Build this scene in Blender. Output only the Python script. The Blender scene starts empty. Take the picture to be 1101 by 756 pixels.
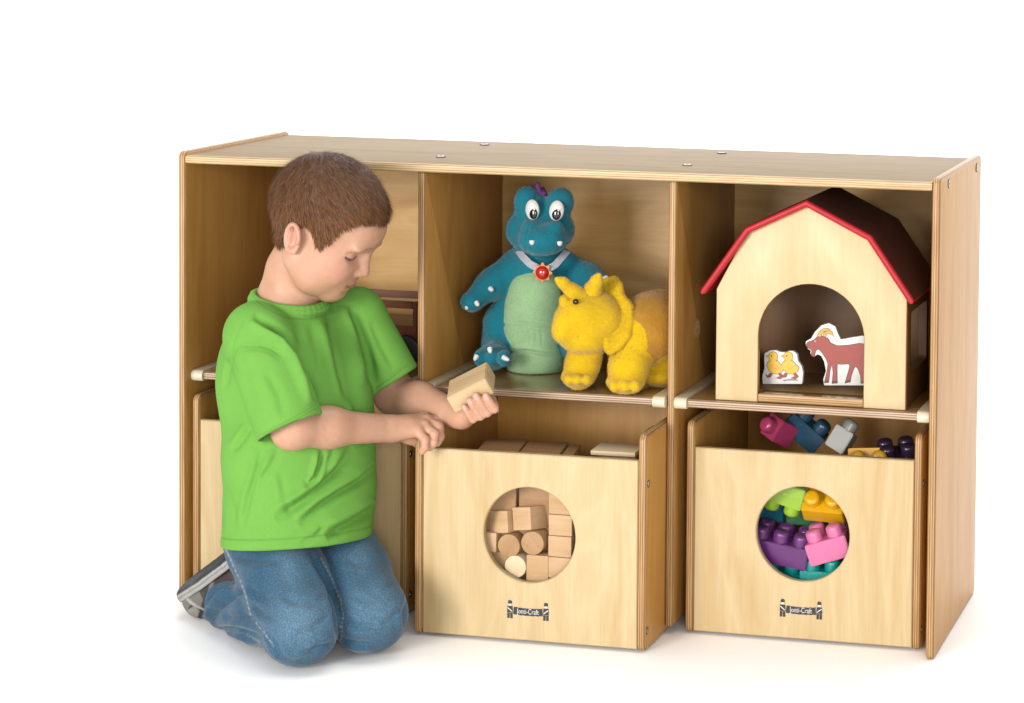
import bpy, bmesh, math, random
import numpy as np
from mathutils import Vector, Matrix, Euler, noise as mnoise

random.seed(7)
scene = bpy.context.scene
COL = scene.collection
PI = math.pi

# ------------------------------------------------------------------ camera
CAM = dict(loc=(1.838211787750027, -3.6248079820963026, 1.1057043677826524), f=2699.787942865201,
           yaw=-0.2260989097380254, pit=-0.051032943808676436, roll=0.012114615590159694, px=859.957, py=44.200)
_cy, _sy = math.cos(CAM['yaw']), math.sin(CAM['yaw'])
_cp, _sp = math.cos(CAM['pit']), math.sin(CAM['pit'])
FW = np.array([_sy * _cp, _cy * _cp, _sp])
RT0 = np.array([_cy, -_sy, 0.0])
UP0 = np.cross(RT0, FW)
_cr, _sr = math.cos(CAM['roll']), math.sin(CAM['roll'])
RT = RT0 * _cr + UP0 * _sr
UP = -RT0 * _sr + UP0 * _cr
CP = np.array(CAM['loc'])

cam = bpy.data.cameras.new('camera')
cam.sensor_fit = 'HORIZONTAL'
cam.sensor_width = 36.0
cam.lens = CAM['f'] / 1101.0 * 36.0
cam.shift_x = (550.5 - CAM['px']) / 1101.0
cam.shift_y = (CAM['py'] - 378.0) / 1101.0
cam.clip_start, cam.clip_end = 0.1, 500.0
camo = bpy.data.objects.new('camera', cam)
COL.objects.link(camo)
m = Matrix.Identity(4)
for i in range(3):
    m[i][0], m[i][1], m[i][2], m[i][3] = RT[i], UP[i], -FW[i], CP[i]
camo.matrix_world = m
scene.camera = camo


def at(x, y, Y):
    """the world point where the sight line of a photo pixel meets the vertical plane y = Y"""
    d = FW * CAM['f'] + RT * (x - CAM['px']) - UP * (y - CAM['py'])
    return CP + d * ((Y - CP[1]) / d[1])


# ------------------------------------------------------------------ render settings, light
scene.view_settings.view_transform = 'Standard'
scene.view_settings.look = 'None'
scene.view_settings.exposure = 0.0
scene.view_settings.gamma = 1.0
scene.render.engine = 'CYCLES'
scene.cycles.use_denoising = True
scene.cycles.denoising_input_passes = 'RGB_ALBEDO_NORMAL'
scene.cycles.denoising_prefilter = 'ACCURATE'
scene.cycles.max_bounces = 8
scene.cycles.diffuse_bounces = 5
scene.cycles.transparent_max_bounces = 12
scene.cycles.caustics_reflective = False
scene.cycles.caustics_refractive = False

world = bpy.data.worlds.new('World')
scene.world = world
world.use_nodes = True
bg = world.node_tree.nodes['Background']
bg.inputs['Color'].default_value = (1.0, 1.0, 1.0, 1)
bg.inputs['Strength'].default_value = 0.62


def area(name, loc, target, size, power, color=(1, 1, 1), sy=None):
    l = bpy.data.lights.new(name, 'AREA')
    l.shape = 'RECTANGLE'
    l.size, l.size_y = size, (sy or size)
    l.energy = power
    l.color = color
    o = bpy.data.objects.new(name, l)
    COL.objects.link(o)
    o.location = loc
    o.rotation_euler = (Vector(target) - Vector(loc)).to_track_quat('-Z', 'Y').to_euler()
    return o


area('key_softbox', (-2.1, -8.5, 1.95), (0.6, 0.1, 0.40), 3.0, 900, (1.0, 0.965, 0.92))
area('fill_light_added', (3.6, -7.2, 1.5), (0.5, 0.1, 0.40), 2.4, 310, (1.0, 0.97, 0.93))  # unseen lamp added to brighten the compartment walls
area('overhead_light_added', (0.9, 0.7, 5.2), (0.9, 0.7, 0.0), 4.0, 150, (1.0, 1.0, 1.0))  # unseen lamp added to wash the floor white
area('backdrop_light_added', (0.2, 2.0, 4.2), (0.0, 4.2, 0.4), 3.0, 170, (1.0, 1.0, 1.0))  # unseen lamp added to whiten the backdrop sweep


# ------------------------------------------------------------------ materials
class NT:
    def __init__(self, name):
        self.m = bpy.data.materials.new(name)
        self.m.use_nodes = True
        self.t = self.m.node_tree
        self.b = self.t.nodes['Principled BSDF']
        self.coord = None

    def n(self, typ, **kw):
        nd = self.t.nodes.new(typ)
        for k, v in kw.items():
            setattr(nd, k, v)
        return nd

    def link(self, a, b):
        self.t.links.new(a, b)

    def set(self, **kw):
        for k, v in kw.items():
            self.b.inputs[k.replace('_', ' ')].default_value = v

    def objcoord(self):
        if self.coord is None:
            tc = self.n('ShaderNodeTexCoord')
            oi = self.n('ShaderNodeObjectInfo')
            mul = self.n('ShaderNodeMath', operation='MULTIPLY')
            self.link(oi.outputs['Random'], mul.inputs[0])
            mul.inputs[1].default_value = 37.0
            add = self.n('ShaderNodeVectorMath', operation='ADD')
            self.link(tc.outputs['Object'], add.inputs[0])
            self.link(mul.outputs[0], add.inputs[1])
            self.raw = tc.outputs['Object']
            self.coord = add.outputs[0]
        return self.coord

    def noise(self, scale=(1, 1, 1), s=1.0, detail=3, rough=0.55, vec=None, dist=0.0):
        mp = self.n('ShaderNodeMapping')
        mp.inputs['Scale'].default_value = scale
        self.link(vec or self.objcoord(), mp.inputs['Vector'])
        nz = self.n('ShaderNodeTexNoise')
        nz.inputs['Scale'].default_value = s
        nz.inputs['Detail'].default_value = detail
        nz.inputs['Roughness'].default_value = rough
        nz.inputs['Distortion'].default_value = dist
        self.link(mp.outputs[0], nz.inputs['Vector'])
        return nz.outputs['Fac']

    def ramp(self, fac, stops):
        r = self.n('ShaderNodeValToRGB')
        el = r.color_ramp.elements
        while len(el) < len(stops):
            el.new(0.5)
        for e, (p, c) in zip(el, stops):
            e.position = p
            e.color = (*c, 1) if len(c) == 3 else c
        self.link(fac, r.inputs[0])
        return r.outputs[0]

    def mix(self, fac, a, b, blend='MIX'):
        x = self.n('ShaderNodeMix', data_type='RGBA', blend_type=blend)
        for sock, v in ((x.inputs[0], fac), (x.inputs[6], a), (x.inputs[7], b)):
            if isinstance(v, (int, float)):
                sock.default_value = v
            elif isinstance(v, tuple):
                sock.default_value = (*v, 1)
            else:
                self.link(v, sock)
        return x.outputs[2]

    def color(self, c):
        if isinstance(c, tuple):
            self.b.inputs['Base Color'].default_value = (*c, 1)
        else:
            self.link(c, self.b.inputs['Base Color'])

    def bump(self, h, strength=0.2, dist=0.001):
        bp = self.n('ShaderNodeBump')
        bp.inputs['Strength'].default_value = strength
        bp.inputs['Distance'].default_value = dist
        self.link(h, bp.inputs['Height'])
        self.link(bp.outputs[0], self.b.inputs['Normal'])


KA = 0.59      # every surface reads against the brightly lit white paper


def sc(c, k):
    return tuple(min(1.0, v * k) for v in c)


def wood(name, base, grain='Z', rough=0.42, contrast=1.0, coat=0.0, spec=0.28):
    """lacquered birch: long soft flame figure plus fine pores running along the grain axis"""
    base = sc(base, KA)
    w = NT(name)
    lo = {'X': (1.6, 9, 9), 'Y': (9, 1.6, 9), 'Z': (9, 9, 1.6)}[grain]
    fi = {'X': (9, 240, 240), 'Y': (240, 9, 240), 'Z': (240, 240, 9)}[grain]
    a = w.noise(lo, 1.4, 4, 0.5, dist=1.2)
    b = w.noise(fi, 1.0, 2, 0.6)
    c = w.noise((3, 3, 3), 1.3, 2)
    k = contrast
    d1 = (base[0] * (1 - .10 * k), base[1] * (1 - .17 * k), base[2] * (1 - .28 * k))
    l1 = (min(1, base[0] * (1 + .05 * k)), min(1, base[1] * (1 + .06 * k)), min(1, base[2] * (1 + .10 * k)))
    col = w.ramp(a, [(0.28, d1), (0.47, base), (0.53, l1), (0.57, base), (0.75, d1)])
    f = w.ramp(b, [(0.3, (0.88, 0.86, 0.82)), (0.6, (1, 1, 1))])
    col = w.mix(0.55 * min(1, k), col, f, 'MULTIPLY')
    g = w.ramp(c, [(0.3, (0.93, 0.91, 0.86)), (0.7, (1, 1, 1))])
    col = w.mix(0.8, col, g, 'MULTIPLY')
    w.color(col)
    w.set(Roughness=rough, Coat_Weight=coat, Coat_Roughness=0.08)
    w.b.inputs['Specular IOR Level'].default_value = spec
    w.bump(b, 0.05, 0.0005)
    return w.m


def ply(name, axis, grain, light=(0.62, 0.40, 0.185), dark=(0.36, 0.165, 0.05), period=0.0034):
    """sawn plywood edge: thin layers across the thickness axis"""
    light, dark = sc(light, KA), sc(dark, KA)
    w = NT(name)
    w.objcoord()
    sp = w.n('ShaderNodeSeparateXYZ')
    w.link(w.raw, sp.inputs[0])
    mu = w.n('ShaderNodeMath', operation='MULTIPLY')
    w.link(sp.outputs['XYZ'.index(axis)], mu.inputs[0])
    mu.inputs[1].default_value = 2 * PI / period
    fi = {'X': (5, 160, 160), 'Y': (160, 5, 160), 'Z': (160, 160, 5)}[grain]
    nz = w.noise(fi, 1.0, 3, 0.7)
    ad = w.n('ShaderNodeMath', operation='MULTIPLY_ADD')
    w.link(nz, ad.inputs[0])
    ad.inputs[1].default_value = 3.4
    w.link(mu.outputs[0], ad.inputs[2])
    si = w.n('ShaderNodeMath', operation='SINE')
    w.link(ad.outputs[0], si.inputs[0])
    mr = w.n('ShaderNodeMapRange')
    w.link(si.outputs[0], mr.inputs[0])
    mr.inputs[1].default_value = -1
    mid = tuple((a + b) / 2 for a, b in zip(light, dark))
    col = w.ramp(mr.outputs[0], [(0.08, dark), (0.35, mid), (0.7, light)])
    n2 = w.noise({'X': (14, 300, 300), 'Y': (300, 14, 300), 'Z': (300, 300, 14)}[grain], 1.0, 2)
    col = w.mix(0.7, col, w.ramp(n2, [(0.32, (0.72, 0.66, 0.6)), (0.62, (1, 1, 1))]), 'MULTIPLY')
    w.color(col)
    w.set(Roughness=0.4)
    w.b.inputs['Specular IOR Level'].default_value = 0.3
    return w.m


def plain(name, c, rough=0.4, spec=0.5, coat=0.0, metal=0.0, vary=0.06, scale=60, bump=0.0):
    c = sc(c, KA)
    w = NT(name)
    a = w.noise((1, 1, 1), scale, 3)
    w.color(w.ramp(a, [(0.3, sc(c, 1 - vary)), (0.7, sc(c, 1 + vary))]))
    w.set(Roughness=rough, Metallic=metal, Coat_Weight=coat)
    w.b.inputs['Specular IOR Level'].default_value = spec
    if bump:
        w.bump(a, bump, 0.001)
    return w.m


M = {}
CARC = (0.72, 0.372, 0.092)
FRONT = (0.71, 0.540, 0.295)
M['carcass'] = wood('lacquered_birch', CARC, 'Z', contrast=1.35)
M['carcass_x'] = wood('lacquered_birch_long', (0.335, 0.235, 0.122), 'X', rough=0.55, contrast=1.2, spec=0.15)  # top board darkened: its dim grazing light is put into the wood colour
M['shelf_top'] = wood('lacquered_birch_shelf', (0.46, 0.28, 0.10), 'X', rough=0.25, coat=0.8)
M['backing'] = wood('pale_birch_back', (0.74, 0.455, 0.165), 'X', contrast=1.5)
M['front'] = wood('pale_birch_front', FRONT, 'Z', contrast=1.05)
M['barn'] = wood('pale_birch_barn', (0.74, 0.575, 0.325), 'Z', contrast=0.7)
M['barn_in'] = wood('shaded_birch_barn', (0.17, 0.085, 0.034), 'Z', contrast=0.8)  # inner and side walls darkened: doorway shade put into the wood colour
for ax in 'XYZ':
    for g in 'XYZ':
        if ax != g:
            M['ply' + ax + g] = ply('plywood_edge', ax, g)
M['plyZX_light'] = ply('plywood_edge_pale', 'Z', 'X', (0.74, 0.57, 0.33), (0.50, 0.30, 0.12))
M['plyZX_pink'] = ply('plywood_edge_grey', 'Z', 'X', (0.66, 0.50, 0.34), (0.27, 0.14, 0.085))
M['cream'] = plain('cream_plastic', (0.80, 0.70, 0.50), 0.35)
M['steel'] = plain('screw_steel', (0.62, 0.60, 0.56), 0.3, metal=0.9)
M['steel_dark'] = plain('screw_recess', (0.05, 0.045, 0.04), 0.5)
M['nylon'] = plain('pale_screw_cap', (0.85, 0.83, 0.78), 0.3)
M['black'] = plain('black_print', (0.012, 0.011, 0.012), 0.45)
M['white'] = plain('white_print', (0.80, 0.79, 0.76), 0.45)
M['roof_shade'] = plain('red_paint_shaded', (0.10, 0.030, 0.022), 0.7, spec=0.2, vary=0.06)  # roof red darkened: the shade on the slopes is put into the colour
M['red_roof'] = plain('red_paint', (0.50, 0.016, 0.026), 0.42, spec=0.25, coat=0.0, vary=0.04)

w = NT('clear_acrylic')
tr = w.n('ShaderNodeBsdfTransparent')
gl = w.n('ShaderNodeBsdfGlossy')
gl.inputs['Roughness'].default_value = 0.03
fr = w.n('ShaderNodeFresnel')
fr.inputs['IOR'].default_value = 1.07
ms = w.n('ShaderNodeMixShader')
w.link(fr.outputs[0], ms.inputs[0])
w.link(tr.outputs[0], ms.inputs[1])
w.link(gl.outputs[0], ms.inputs[2])
w.link(ms.outputs[0], w.t.nodes['Material Output'].inputs['Surface'])
M['acrylic'] = w.m


# ------------------------------------------------------------------ object helpers
def thing(name, label, cat, loc=(0, 0, 0), group=None, rot=(0, 0, 0)):
    o = bpy.data.objects.new(name, None)
    o.empty_display_size = 0.05
    COL.objects.link(o)
    o.location = loc
    o.rotation_euler = rot
    tag(o, label, cat, group)
    return o


def tag(o, label, cat, group=None):
    o['label'] = label
    o['category'] = cat
    if group:
        o['group'] = group
    return o


def link(name, me, mats, parent=None, loc=(0, 0, 0), rot=(0, 0, 0)):
    for mt in (mats if isinstance(mats, (list, tuple)) else [mats]):
        me.materials.append(mt)
    o = bpy.data.objects.new(name, me)
    COL.objects.link(o)
    o.location = loc
    o.rotation_euler = rot
    if parent:
        o.parent = parent
    return o


def finish(bm, name, smooth=True, angle=35, big=None):
    """to mesh; flat panels keep their own normal, only the rounded edges between them are smooth"""
    me = bpy.data.meshes.new(name)
    bmesh.ops.recalc_face_normals(bm, faces=bm.faces[:])
    lay = bm.faces.layers.int.get('cap')
    mx = max(f.calc_area() for f in bm.faces)
    flags = [not ((lay and f[lay]) or (big and f.calc_area() > big * mx)) for f in bm.faces]
    bm.to_mesh(me)
    bm.free()
    if smooth:
        me.polygons.foreach_set('use_smooth', flags)
        me.set_sharp_from_angle(angle=math.radians(angle))
    return me


def round_outline(pts, r, seg=5):
    """2D outline with every corner (or those with r > 0 in a list) rounded"""
    out = []
    n = len(pts)
    rs = r if isinstance(r, (list, tuple)) else [r] * n
    for i in range(n):
        p, a, b = Vector(pts[i]), Vector(pts[i - 1]), Vector(pts[(i + 1) % n])
        if rs[i] <= 1e-6:
            out.append(tuple(p))
            continue
        da, db = (a - p).normalized(), (b - p).normalized()
        ang = math.acos(max(-1, min(1, da.dot(db))))
        t = min(rs[i] / math.tan(ang / 2), (a - p).length * .49, (b - p).length * .49)
        rr = t * math.tan(ang / 2)
        c = p + (da + db).normalized() * (rr / math.sin(ang / 2))
        s, e = p + da * t - c, p + db * t - c
        a0 = math.atan2(s.y, s.x)
        dd = (math.atan2(e.y, e.x) - a0 + PI) % (2 * PI) - PI
        for k in range(seg + 1):
            q = a0 + dd * k / seg
            out.append((c.x + rr * math.cos(q), c.y + rr * math.sin(q)))
    return out


def prism(outline, axis, thick, bev=0.0, seg=3, bm=None, mi=(0, 1)):
    """outline lies in the two axes other than axis, centred on thickness; caps get material mi[0], the rim mi[1]"""
    bm = bm or bmesh.new()
    cap = bm.faces.layers.int.get('cap') or bm.faces.layers.int.new('cap')
    ia, ib = [(1, 2), (0, 2), (0, 1)]['XYZ'.index(axis)]
    it = 'XYZ'.index(axis)

    def ring(off, t):
        vs = []
        n = len(outline)
        for i in range(n):
            p = Vector(outline[i])
            if off:
                a, b = Vector(outline[i - 1]), Vector(outline[(i + 1) % n])
                d1, d2 = (p - a), (b - p)
                n1 = Vector((-d1.y, d1.x)).normalized() if d1.length > 1e-9 else Vector((0, 0))
                n2 = Vector((-d2.y, d2.x)).normalized() if d2.length > 1e-9 else n1
                nn = (n1 + n2)
                nn = nn / max(0.3, nn.length_squared / 2) if nn.length > 1e-6 else n1
                p = p + nn * off * sgn
            co = [0, 0, 0]
            co[ia], co[ib], co[it] = p.x, p.y, t
            vs.append(bm.verts.new(co))
        return vs
    A = sum(outline[i - 1][0] * outline[i][1] - outline[i][0] * outline[i - 1][1] for i in range(len(outline)))
    sgn = 1 if A > 0 else -1
    h = thick / 2
    levels = []
    if bev > 0:
        for k in range(seg + 1):
            q = PI / 2 * k / seg
            levels.append((bev * (1 - math.sin(q)), -h + bev * (1 - math.cos(q))))
        levels += [(o, -t) for o, t in reversed(levels)]
    else:
        levels = [(0, -h), (0, h)]
    rings = [ring(o, t) for o, t in levels]
    n = len(outline)
    for r_ in (rings[0], rings[-1]):
        f = bm.faces.new(r_)
        f.material_index = mi[0]
        f[cap] = 1
    for a, b in zip(rings, rings[1:]):
        for i in range(n):
            f = bm.faces.new((a[i], a[(i + 1) % n], b[(i + 1) % n], b[i]))
            f.material_index = mi[1]
    return bm


def board(name, parent, lo, hi, axis, face, edge, bev=0.002, corner=0.0):
    """one plywood board filling the world box lo..hi"""
    lo, hi = Vector(lo), Vector(hi)
    c, s = (lo + hi) / 2, hi - lo
    ia, ib = [(1, 2), (0, 2), (0, 1)]['XYZ'.index(axis)]
    a, b = s[ia] / 2, s[ib] / 2
    ol = [(-a, -b), (a, -b), (a, b), (-a, b)]
    if corner:
        ol = round_outline(ol, corner)
    bm = prism(ol, axis, s['XYZ'.index(axis)], bev)
    me = finish(bm, name)
    base = Vector(parent.location) if parent else Vector((0, 0, 0))
    return link(name, me, [face, edge], parent, c - base)


def disc(name, parent, c, axis, r, h, mat, bev=0.0005, n=20):
    ol = [(r * math.cos(2 * PI * i / n), r * math.sin(2 * PI * i / n)) for i in range(n)]
    me = finish(prism(ol, axis, h, bev, 2), name)
    return link(name, me, [mat, mat], parent, c)


def screw(parent, c, axis, r=0.0042, mat=None):
    """flat bolt head with a dark hex recess, set into its parent panel"""
    bm = bmesh.new()
    ol = [(r * math.cos(2 * PI * i / 20), r * math.sin(2 * PI * i / 20)) for i in range(20)]
    prism(ol, axis, 0.0022, 0.0006, 2, bm, (0, 0))
    ol = [(r * 1.32 * math.cos(2 * PI * i / 20), r * 1.32 * math.sin(2 * PI * i / 20)) for i in range(20)]
    prism(ol, axis, 0.0012, 0, 1, bm, (1, 1))
    ol = [(r * .42 * math.cos(2 * PI * i / 6), r * .42 * math.sin(2 * PI * i / 6)) for i in range(6)]
    prism(ol, axis, 0.0026, 0, 1, bm, (1, 1))
    return link('screw', finish(bm, 'screw'), [mat or M['steel'], M['steel_dark']], parent, c)


# ------------------------------------------------------------------ the setting
fl = NT('white_studio_paper')
nz = fl.noise((1, 1, 1), 3.0, 2)
fl.color(fl.ramp(nz, [(0.3, (0.93, 0.93, 0.93)), (0.7, (0.95, 0.95, 0.95))]))
fl.set(Roughness=0.7)
fl.b.inputs['Specular IOR Level'].default_value = 0.3
# seamless white studio paper: flat floor that sweeps up into a backdrop behind the shelf
bm = bmesh.new()
prof = [(-14.0, 0.0), (-6.0, 0.0), (-2.0, 0.0), (1.0, 0.0), (3.0, 0.0)] + [(3.0 + 1.6 * math.sin(t), 1.6 - 1.6 * math.cos(t)) for t in np.linspace(0.08, PI / 2, 16)] + [(4.6, 4.0), (4.6, 6.0)]
rows = [[bm.verts.new((x, y, z)) for x in (-14, -4, 4, 14)] for y, z in prof]
for r0, r1 in zip(rows, rows[1:]):
    for i in range(3):
        bm.faces.new((r0[i], r0[i + 1], r1[i + 1], r1[i]))
floor = link('floor', finish(bm, 'floor', True, 60), fl.m)
floor['kind'] = 'structure'

# ------------------------------------------------------------------ the shelf unit
W, D, H, T = 1.219, 0.392, 0.7187, 0.0127
X1, X2, YD = 0.3985, 0.8035, 0.026          # divider centres, divider front
unit = thing('storage_shelf', 'wide birch plywood shelf unit with three open compartments above three bins', 'shelf', (W / 2, D / 2, 0))
U = Vector(unit.location)
sl = board('side_panel', unit, (0, 0, 0), (T, D, H), 'X', M['carcass'], M['plyXZ'], 0.0048, 0.010)
sr = board('side_panel', unit, (W - T, 0, 0), (W, D, H), 'X', M['carcass'], M['plyXZ'], 0.0048, 0.010)
for y, z in ((0.0716, 0.7036), (0.3389, 0.702)):
    screw(sr, Vector((W + 0.0004, y, z)) - U - sr.location, 'X', 0.0055)
tp = board('top_panel', unit, (T, 0.001, H - 0.0195), (W - T, D - 0.002, H - 0.0062), 'Z', M['carcass_x'], M['plyZX_light'], 0.003)
for x, y in ((0.3993, 0.1066), (0.3929, 0.3234), (0.8021, 0.1127), (0.8026, 0.3198)):
    screw(tp, Vector((x, y, H - 0.0053)) - U - tp.location, 'Z', 0.0058, M['nylon'])
for x in (X1, X2):
    board('divider', unit, (x - T / 2, YD, 0.012), (x + T / 2, D - 0.009, H - 0.0196), 'X', M['carcass'], M['plyXZ'], 0.0042, 0.004)
board('back_panel', unit, (T, D - 0.0088, 0.02), (W - T, D - 0.002, H - 0.0196), 'Y', M['backing'], M['plyYX'], 0.0008)
ZS = 0.3655
for a, b in ((T, X1 - T / 2), (X1 + T / 2, X2 - T / 2), (X2 + T / 2, W - T)):
    sh = board('shelf_board', unit, (a + 0.020, 0.022, ZS - 0.0125), (b - 0.020, D - 0.0092, ZS), 'Z', M['shelf_top'], M['plyZX_pink'], 0.0028)
    for xa in (a + 0.0008, b - 0.0208):
        # a cream plastic rail caps each end of the board, its rounded nose at the front
        ol = round_outline([(-0.01, -0.0085), (0.01, -0.0085), (0.01, 0.0085), (-0.01, 0.0085)], 0.0012, 2)
        bm = bmesh.new()
        prof = [(0.0005, 0.75), (0.002, 0.92), (0.005, 1.0), (0.352, 1.0)]
        rings = []
        for yy, k in prof:
            rings.append([bm.verts.new((0.01 * px_, yy - 0.006, 0.0085 * k * pz)) for px_, pz in
                          [(sx, math.sin(2 * PI * i / 16)) for sx in (-1,) for i in range(4, 13)] + [(1, math.sin(2 * PI * i / 16)) for i in range(12, 21)]])
        bm.free()
        bm = bmesh.new()
        prism([(yy, zz) for yy, zz in round_outline([(-0.006, -0.0088), (0.352, -0.0088), (0.352, 0.0088), (-0.006, 0.0088)], [0.0085, 0.001, 0.001, 0.0085], 7)], 'X', 0.020, 0.0012, 2, bm)
        link('end_rail', finish(bm, 'end_rail'), [M['cream'], M['cream']], sh,
             Vector((xa + 0.010, 0.022, ZS - 0.0062)) - U - sh.location)


# ------------------------------------------------------------------ bins
def holed_panel(w, h, t, cz, r, n=72):
    """front board, centred on x, z measured from its foot, with a round chamfered hole"""
    bm = bmesh.new()
    cap = bm.faces.layers.int.new('cap')
    angs = sorted(set([2 * PI * i / n for i in range(n)] + [math.atan2(z - cz, x) % (2 * PI) for x in (-w / 2, w / 2) for z in (0, h)]))

    def outer(q, ins):
        c, s = math.cos(q), math.sin(q)
        k = min(((w / 2 - ins) / abs(c)) if abs(c) > 1e-9 else 9, ((h - ins - cz) / s) if s > 1e-9 else 9, ((cz - ins) / -s) if s < -1e-9 else 9)
        return c * k, cz + s * k
    b = 0.0016
    spec = [('o', b, -t / 2), ('o', 0, -t / 2 + b), ('o', 0, t / 2 - b), ('o', b, t / 2), ('i', r + b, t / 2), ('i', r, t / 2 - b), ('i', r, -t / 2 + b), ('i', r + b, -t / 2)]
    rings = []
    for kind, v, y in spec:
        ring = []
        for q in angs:
            x, z = outer(q, v) if kind == 'o' else (v * math.cos(q), cz + v * math.sin(q))
            ring.append(bm.verts.new((x, y, z)))
        rings.append(ring)
    N = len(angs)
    for k in range(len(rings)):
        a, c = rings[k], rings[(k + 1) % len(rings)]
        for i in range(N):
            f = bm.faces.new((a[i], a[(i + 1) % N], c[(i + 1) % N], c[i]))
            f.material_index = 0 if k in (3, 7) else 1
            f[cap] = 1 if k in (3, 7) else 0
    return finish(bm, 'front_panel')


def flat(bm, pts, y, mi=0, th=0.0005):
    f0 = [bm.verts.new((x, y, z)) for x, z in pts]
    f1 = [bm.verts.new((x, y + th, z)) for x, z in pts]
    n = len(pts)
    fs = [bm.faces.new(f0), bm.faces.new(f1)] + [bm.faces.new((f0[i], f0[(i + 1) % n], f1[(i + 1) % n], f1[i])) for i in range(n)]
    for f in fs:
        f.material_index = mi


def oval(cx, cz, rx, rz, n=14, rot=0):
    return [(cx + rx * math.cos(2 * PI * i / n) * math.cos(rot) - rz * math.sin(2 * PI * i / n) * math.sin(rot),
             cz + rx * math.cos(2 * PI * i / n) * math.sin(rot) + rz * math.sin(2 * PI * i / n) * math.cos(rot)) for i in range(n)]


def text_mesh(body, size, thick=0.0002):
    cu = bpy.data.curves.new('lettering', 'FONT')
    cu.body = body
    cu.size = size
    cu.extrude = thick
    cu.align_x, cu.align_y = 'CENTER', 'CENTER'
    o = bpy.data.objects.new('lettering', cu)
    COL.objects.link(o)
    dg = bpy.context.evaluated_depsgraph_get()
    me = bpy.data.meshes.new_from_object(o.evaluated_get(dg))
    bpy.data.objects.remove(o)
    bpy.data.curves.remove(cu)
    return me


def make_logo(parent, c):
    """printed black sign board carried by two little figures, white hand lettering on it"""
    bm = bmesh.new()
    top = [(x, 0.0052 - 0.0016 * math.cos(PI * x / 0.05) + 0.0004 * math.sin(x * 900)) for x in np.linspace(0.0225, -0.0225, 13)]
    bot = [(x, -0.0062 - 0.0012 * math.cos(PI * x / 0.05) + 0.0004 * math.sin(x * 700)) for x in np.linspace(-0.0235, 0.0235, 13)]
    flat(bm, top + bot, -0.0005)
    for s in (-1, 1):
        X = s * 0.0285
        flat(bm, oval(X, 0.0098, 0.0030, 0.0036), -0.0006)
        flat(bm, [(X - .0036, .0108), (X + .0036, .0112), (X + .0022, .0142), (X - .0020, .0146)], -0.0008)
        flat(bm, [(X - .0040, .0058), (X + .0040, .0058), (X + .0046, -.0040), (X - .0046, -.0040)], -0.0006)
        flat(bm, [(X - .0042, -.0046), (X - .0004, -.0046), (X - .0006, -.0128), (X - .0042, -.0128)], -0.0006)
        flat(bm, [(X + .0004, -.0046), (X + .0042, -.0046), (X + .0042, -.0128), (X + .0006, -.0128)], -0.0006)
        flat(bm, [(X - .0022, .0062), (X + .0022, .0066), (X + .0026, .0094), (X - .0022, .0092)], -0.0010, 1)
        flat(bm, [(X - s * .0038, -.0016), (X + s * .0034, .0040), (X + s * .0036, .0024), (X - s * .0034, -.0030)], -0.0010, 1)
    lg = link('logo', finish(bm, 'logo', False), [M['black'], M['white']], parent, c)
    me = text_mesh('Jonti-Craft', 0.0088)
    for v in me.vertices:
        v.co.x *= 0.92
        v.co.y *= 1.25 + 0.12 * math.sin(v.co.x * 620)
    link('lettering', me, M['white'], parent, Vector(c) + Vector((0, -0.0009, -0.0012)), (PI / 2, 0, 0))


def make_bin(x0, y0, label, w=0.366, dep=0.345):
    r = thing('storage_bin', label, 'storage bin', (x0 + w / 2, y0 + dep / 2, 0), 'wooden bins with round windows under the shelf')
    R = Vector(r.location)
    h = 0.329
    for xa in (x0, x0 + w - T):
        p = board('side_panel', r, (xa, y0, 0.002), (xa + T, y0 + dep, h), 'X', M['carcass'], M['plyXZ'], 0.0048, 0.012)
        for y, z in ((y0 + 0.012, 0.254), (y0 + 0.012, 0.032)):
            sgn = -1 if xa == x0 else 1
            screw(p, Vector((xa + T / 2 + sgn * (T / 2 + 0.0002), y, z)) - R - p.location, 'X', 0.0042)
    fw = w - 2 * T - 0.0008
    fp = link('front_panel', holed_panel(fw, 0.284, T, 0.161, 0.0725), [M['front'], M['front']], r, Vector((x0 + w / 2, y0 + 0.003 + T / 2, 0.005)) - R)
    disc('window', fp, (0, T / 2 + 0.0016, 0.161), 'Y', 0.080, 0.0025, M['acrylic'], 0.0003, 48)
    make_logo(fp, (-0.001, -T / 2 - 0.0001, 0.0455))
    board('back_panel', r, (x0 + T + .0004, y0 + dep - 0.013, 0.02), (x0 + w - T - .0004, y0 + dep - 0.0004, h - 0.003), 'Y', M['carcass'], M['plyYX'], 0.001)
    board('bottom_board', r, (x0 + T + .0004, y0 + 0.0161, 0.02), (x0 + w - T - .0004, y0 + dep - 0.0134, 0.0292), 'Z', M['carcass'], M['plyZX'], 0.001)
    return r


make_bin(0.0158, 0.016, 'wooden bin pushed in behind the kneeling boy, mostly hidden')
make_bin(0.4305, -0.079, 'wooden bin pulled forward, wooden blocks showing through its round window')
make_bin(0.8255, 0.038, 'wooden bin with colourful plastic bricks showing through its round window')


# ------------------------------------------------------------------ soft forms: signed distance volume -> one smooth mesh
def rotm(rx=0, ry=0, rz=0):
    return np.array(Euler((rx, ry, rz)).to_matrix())


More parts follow.
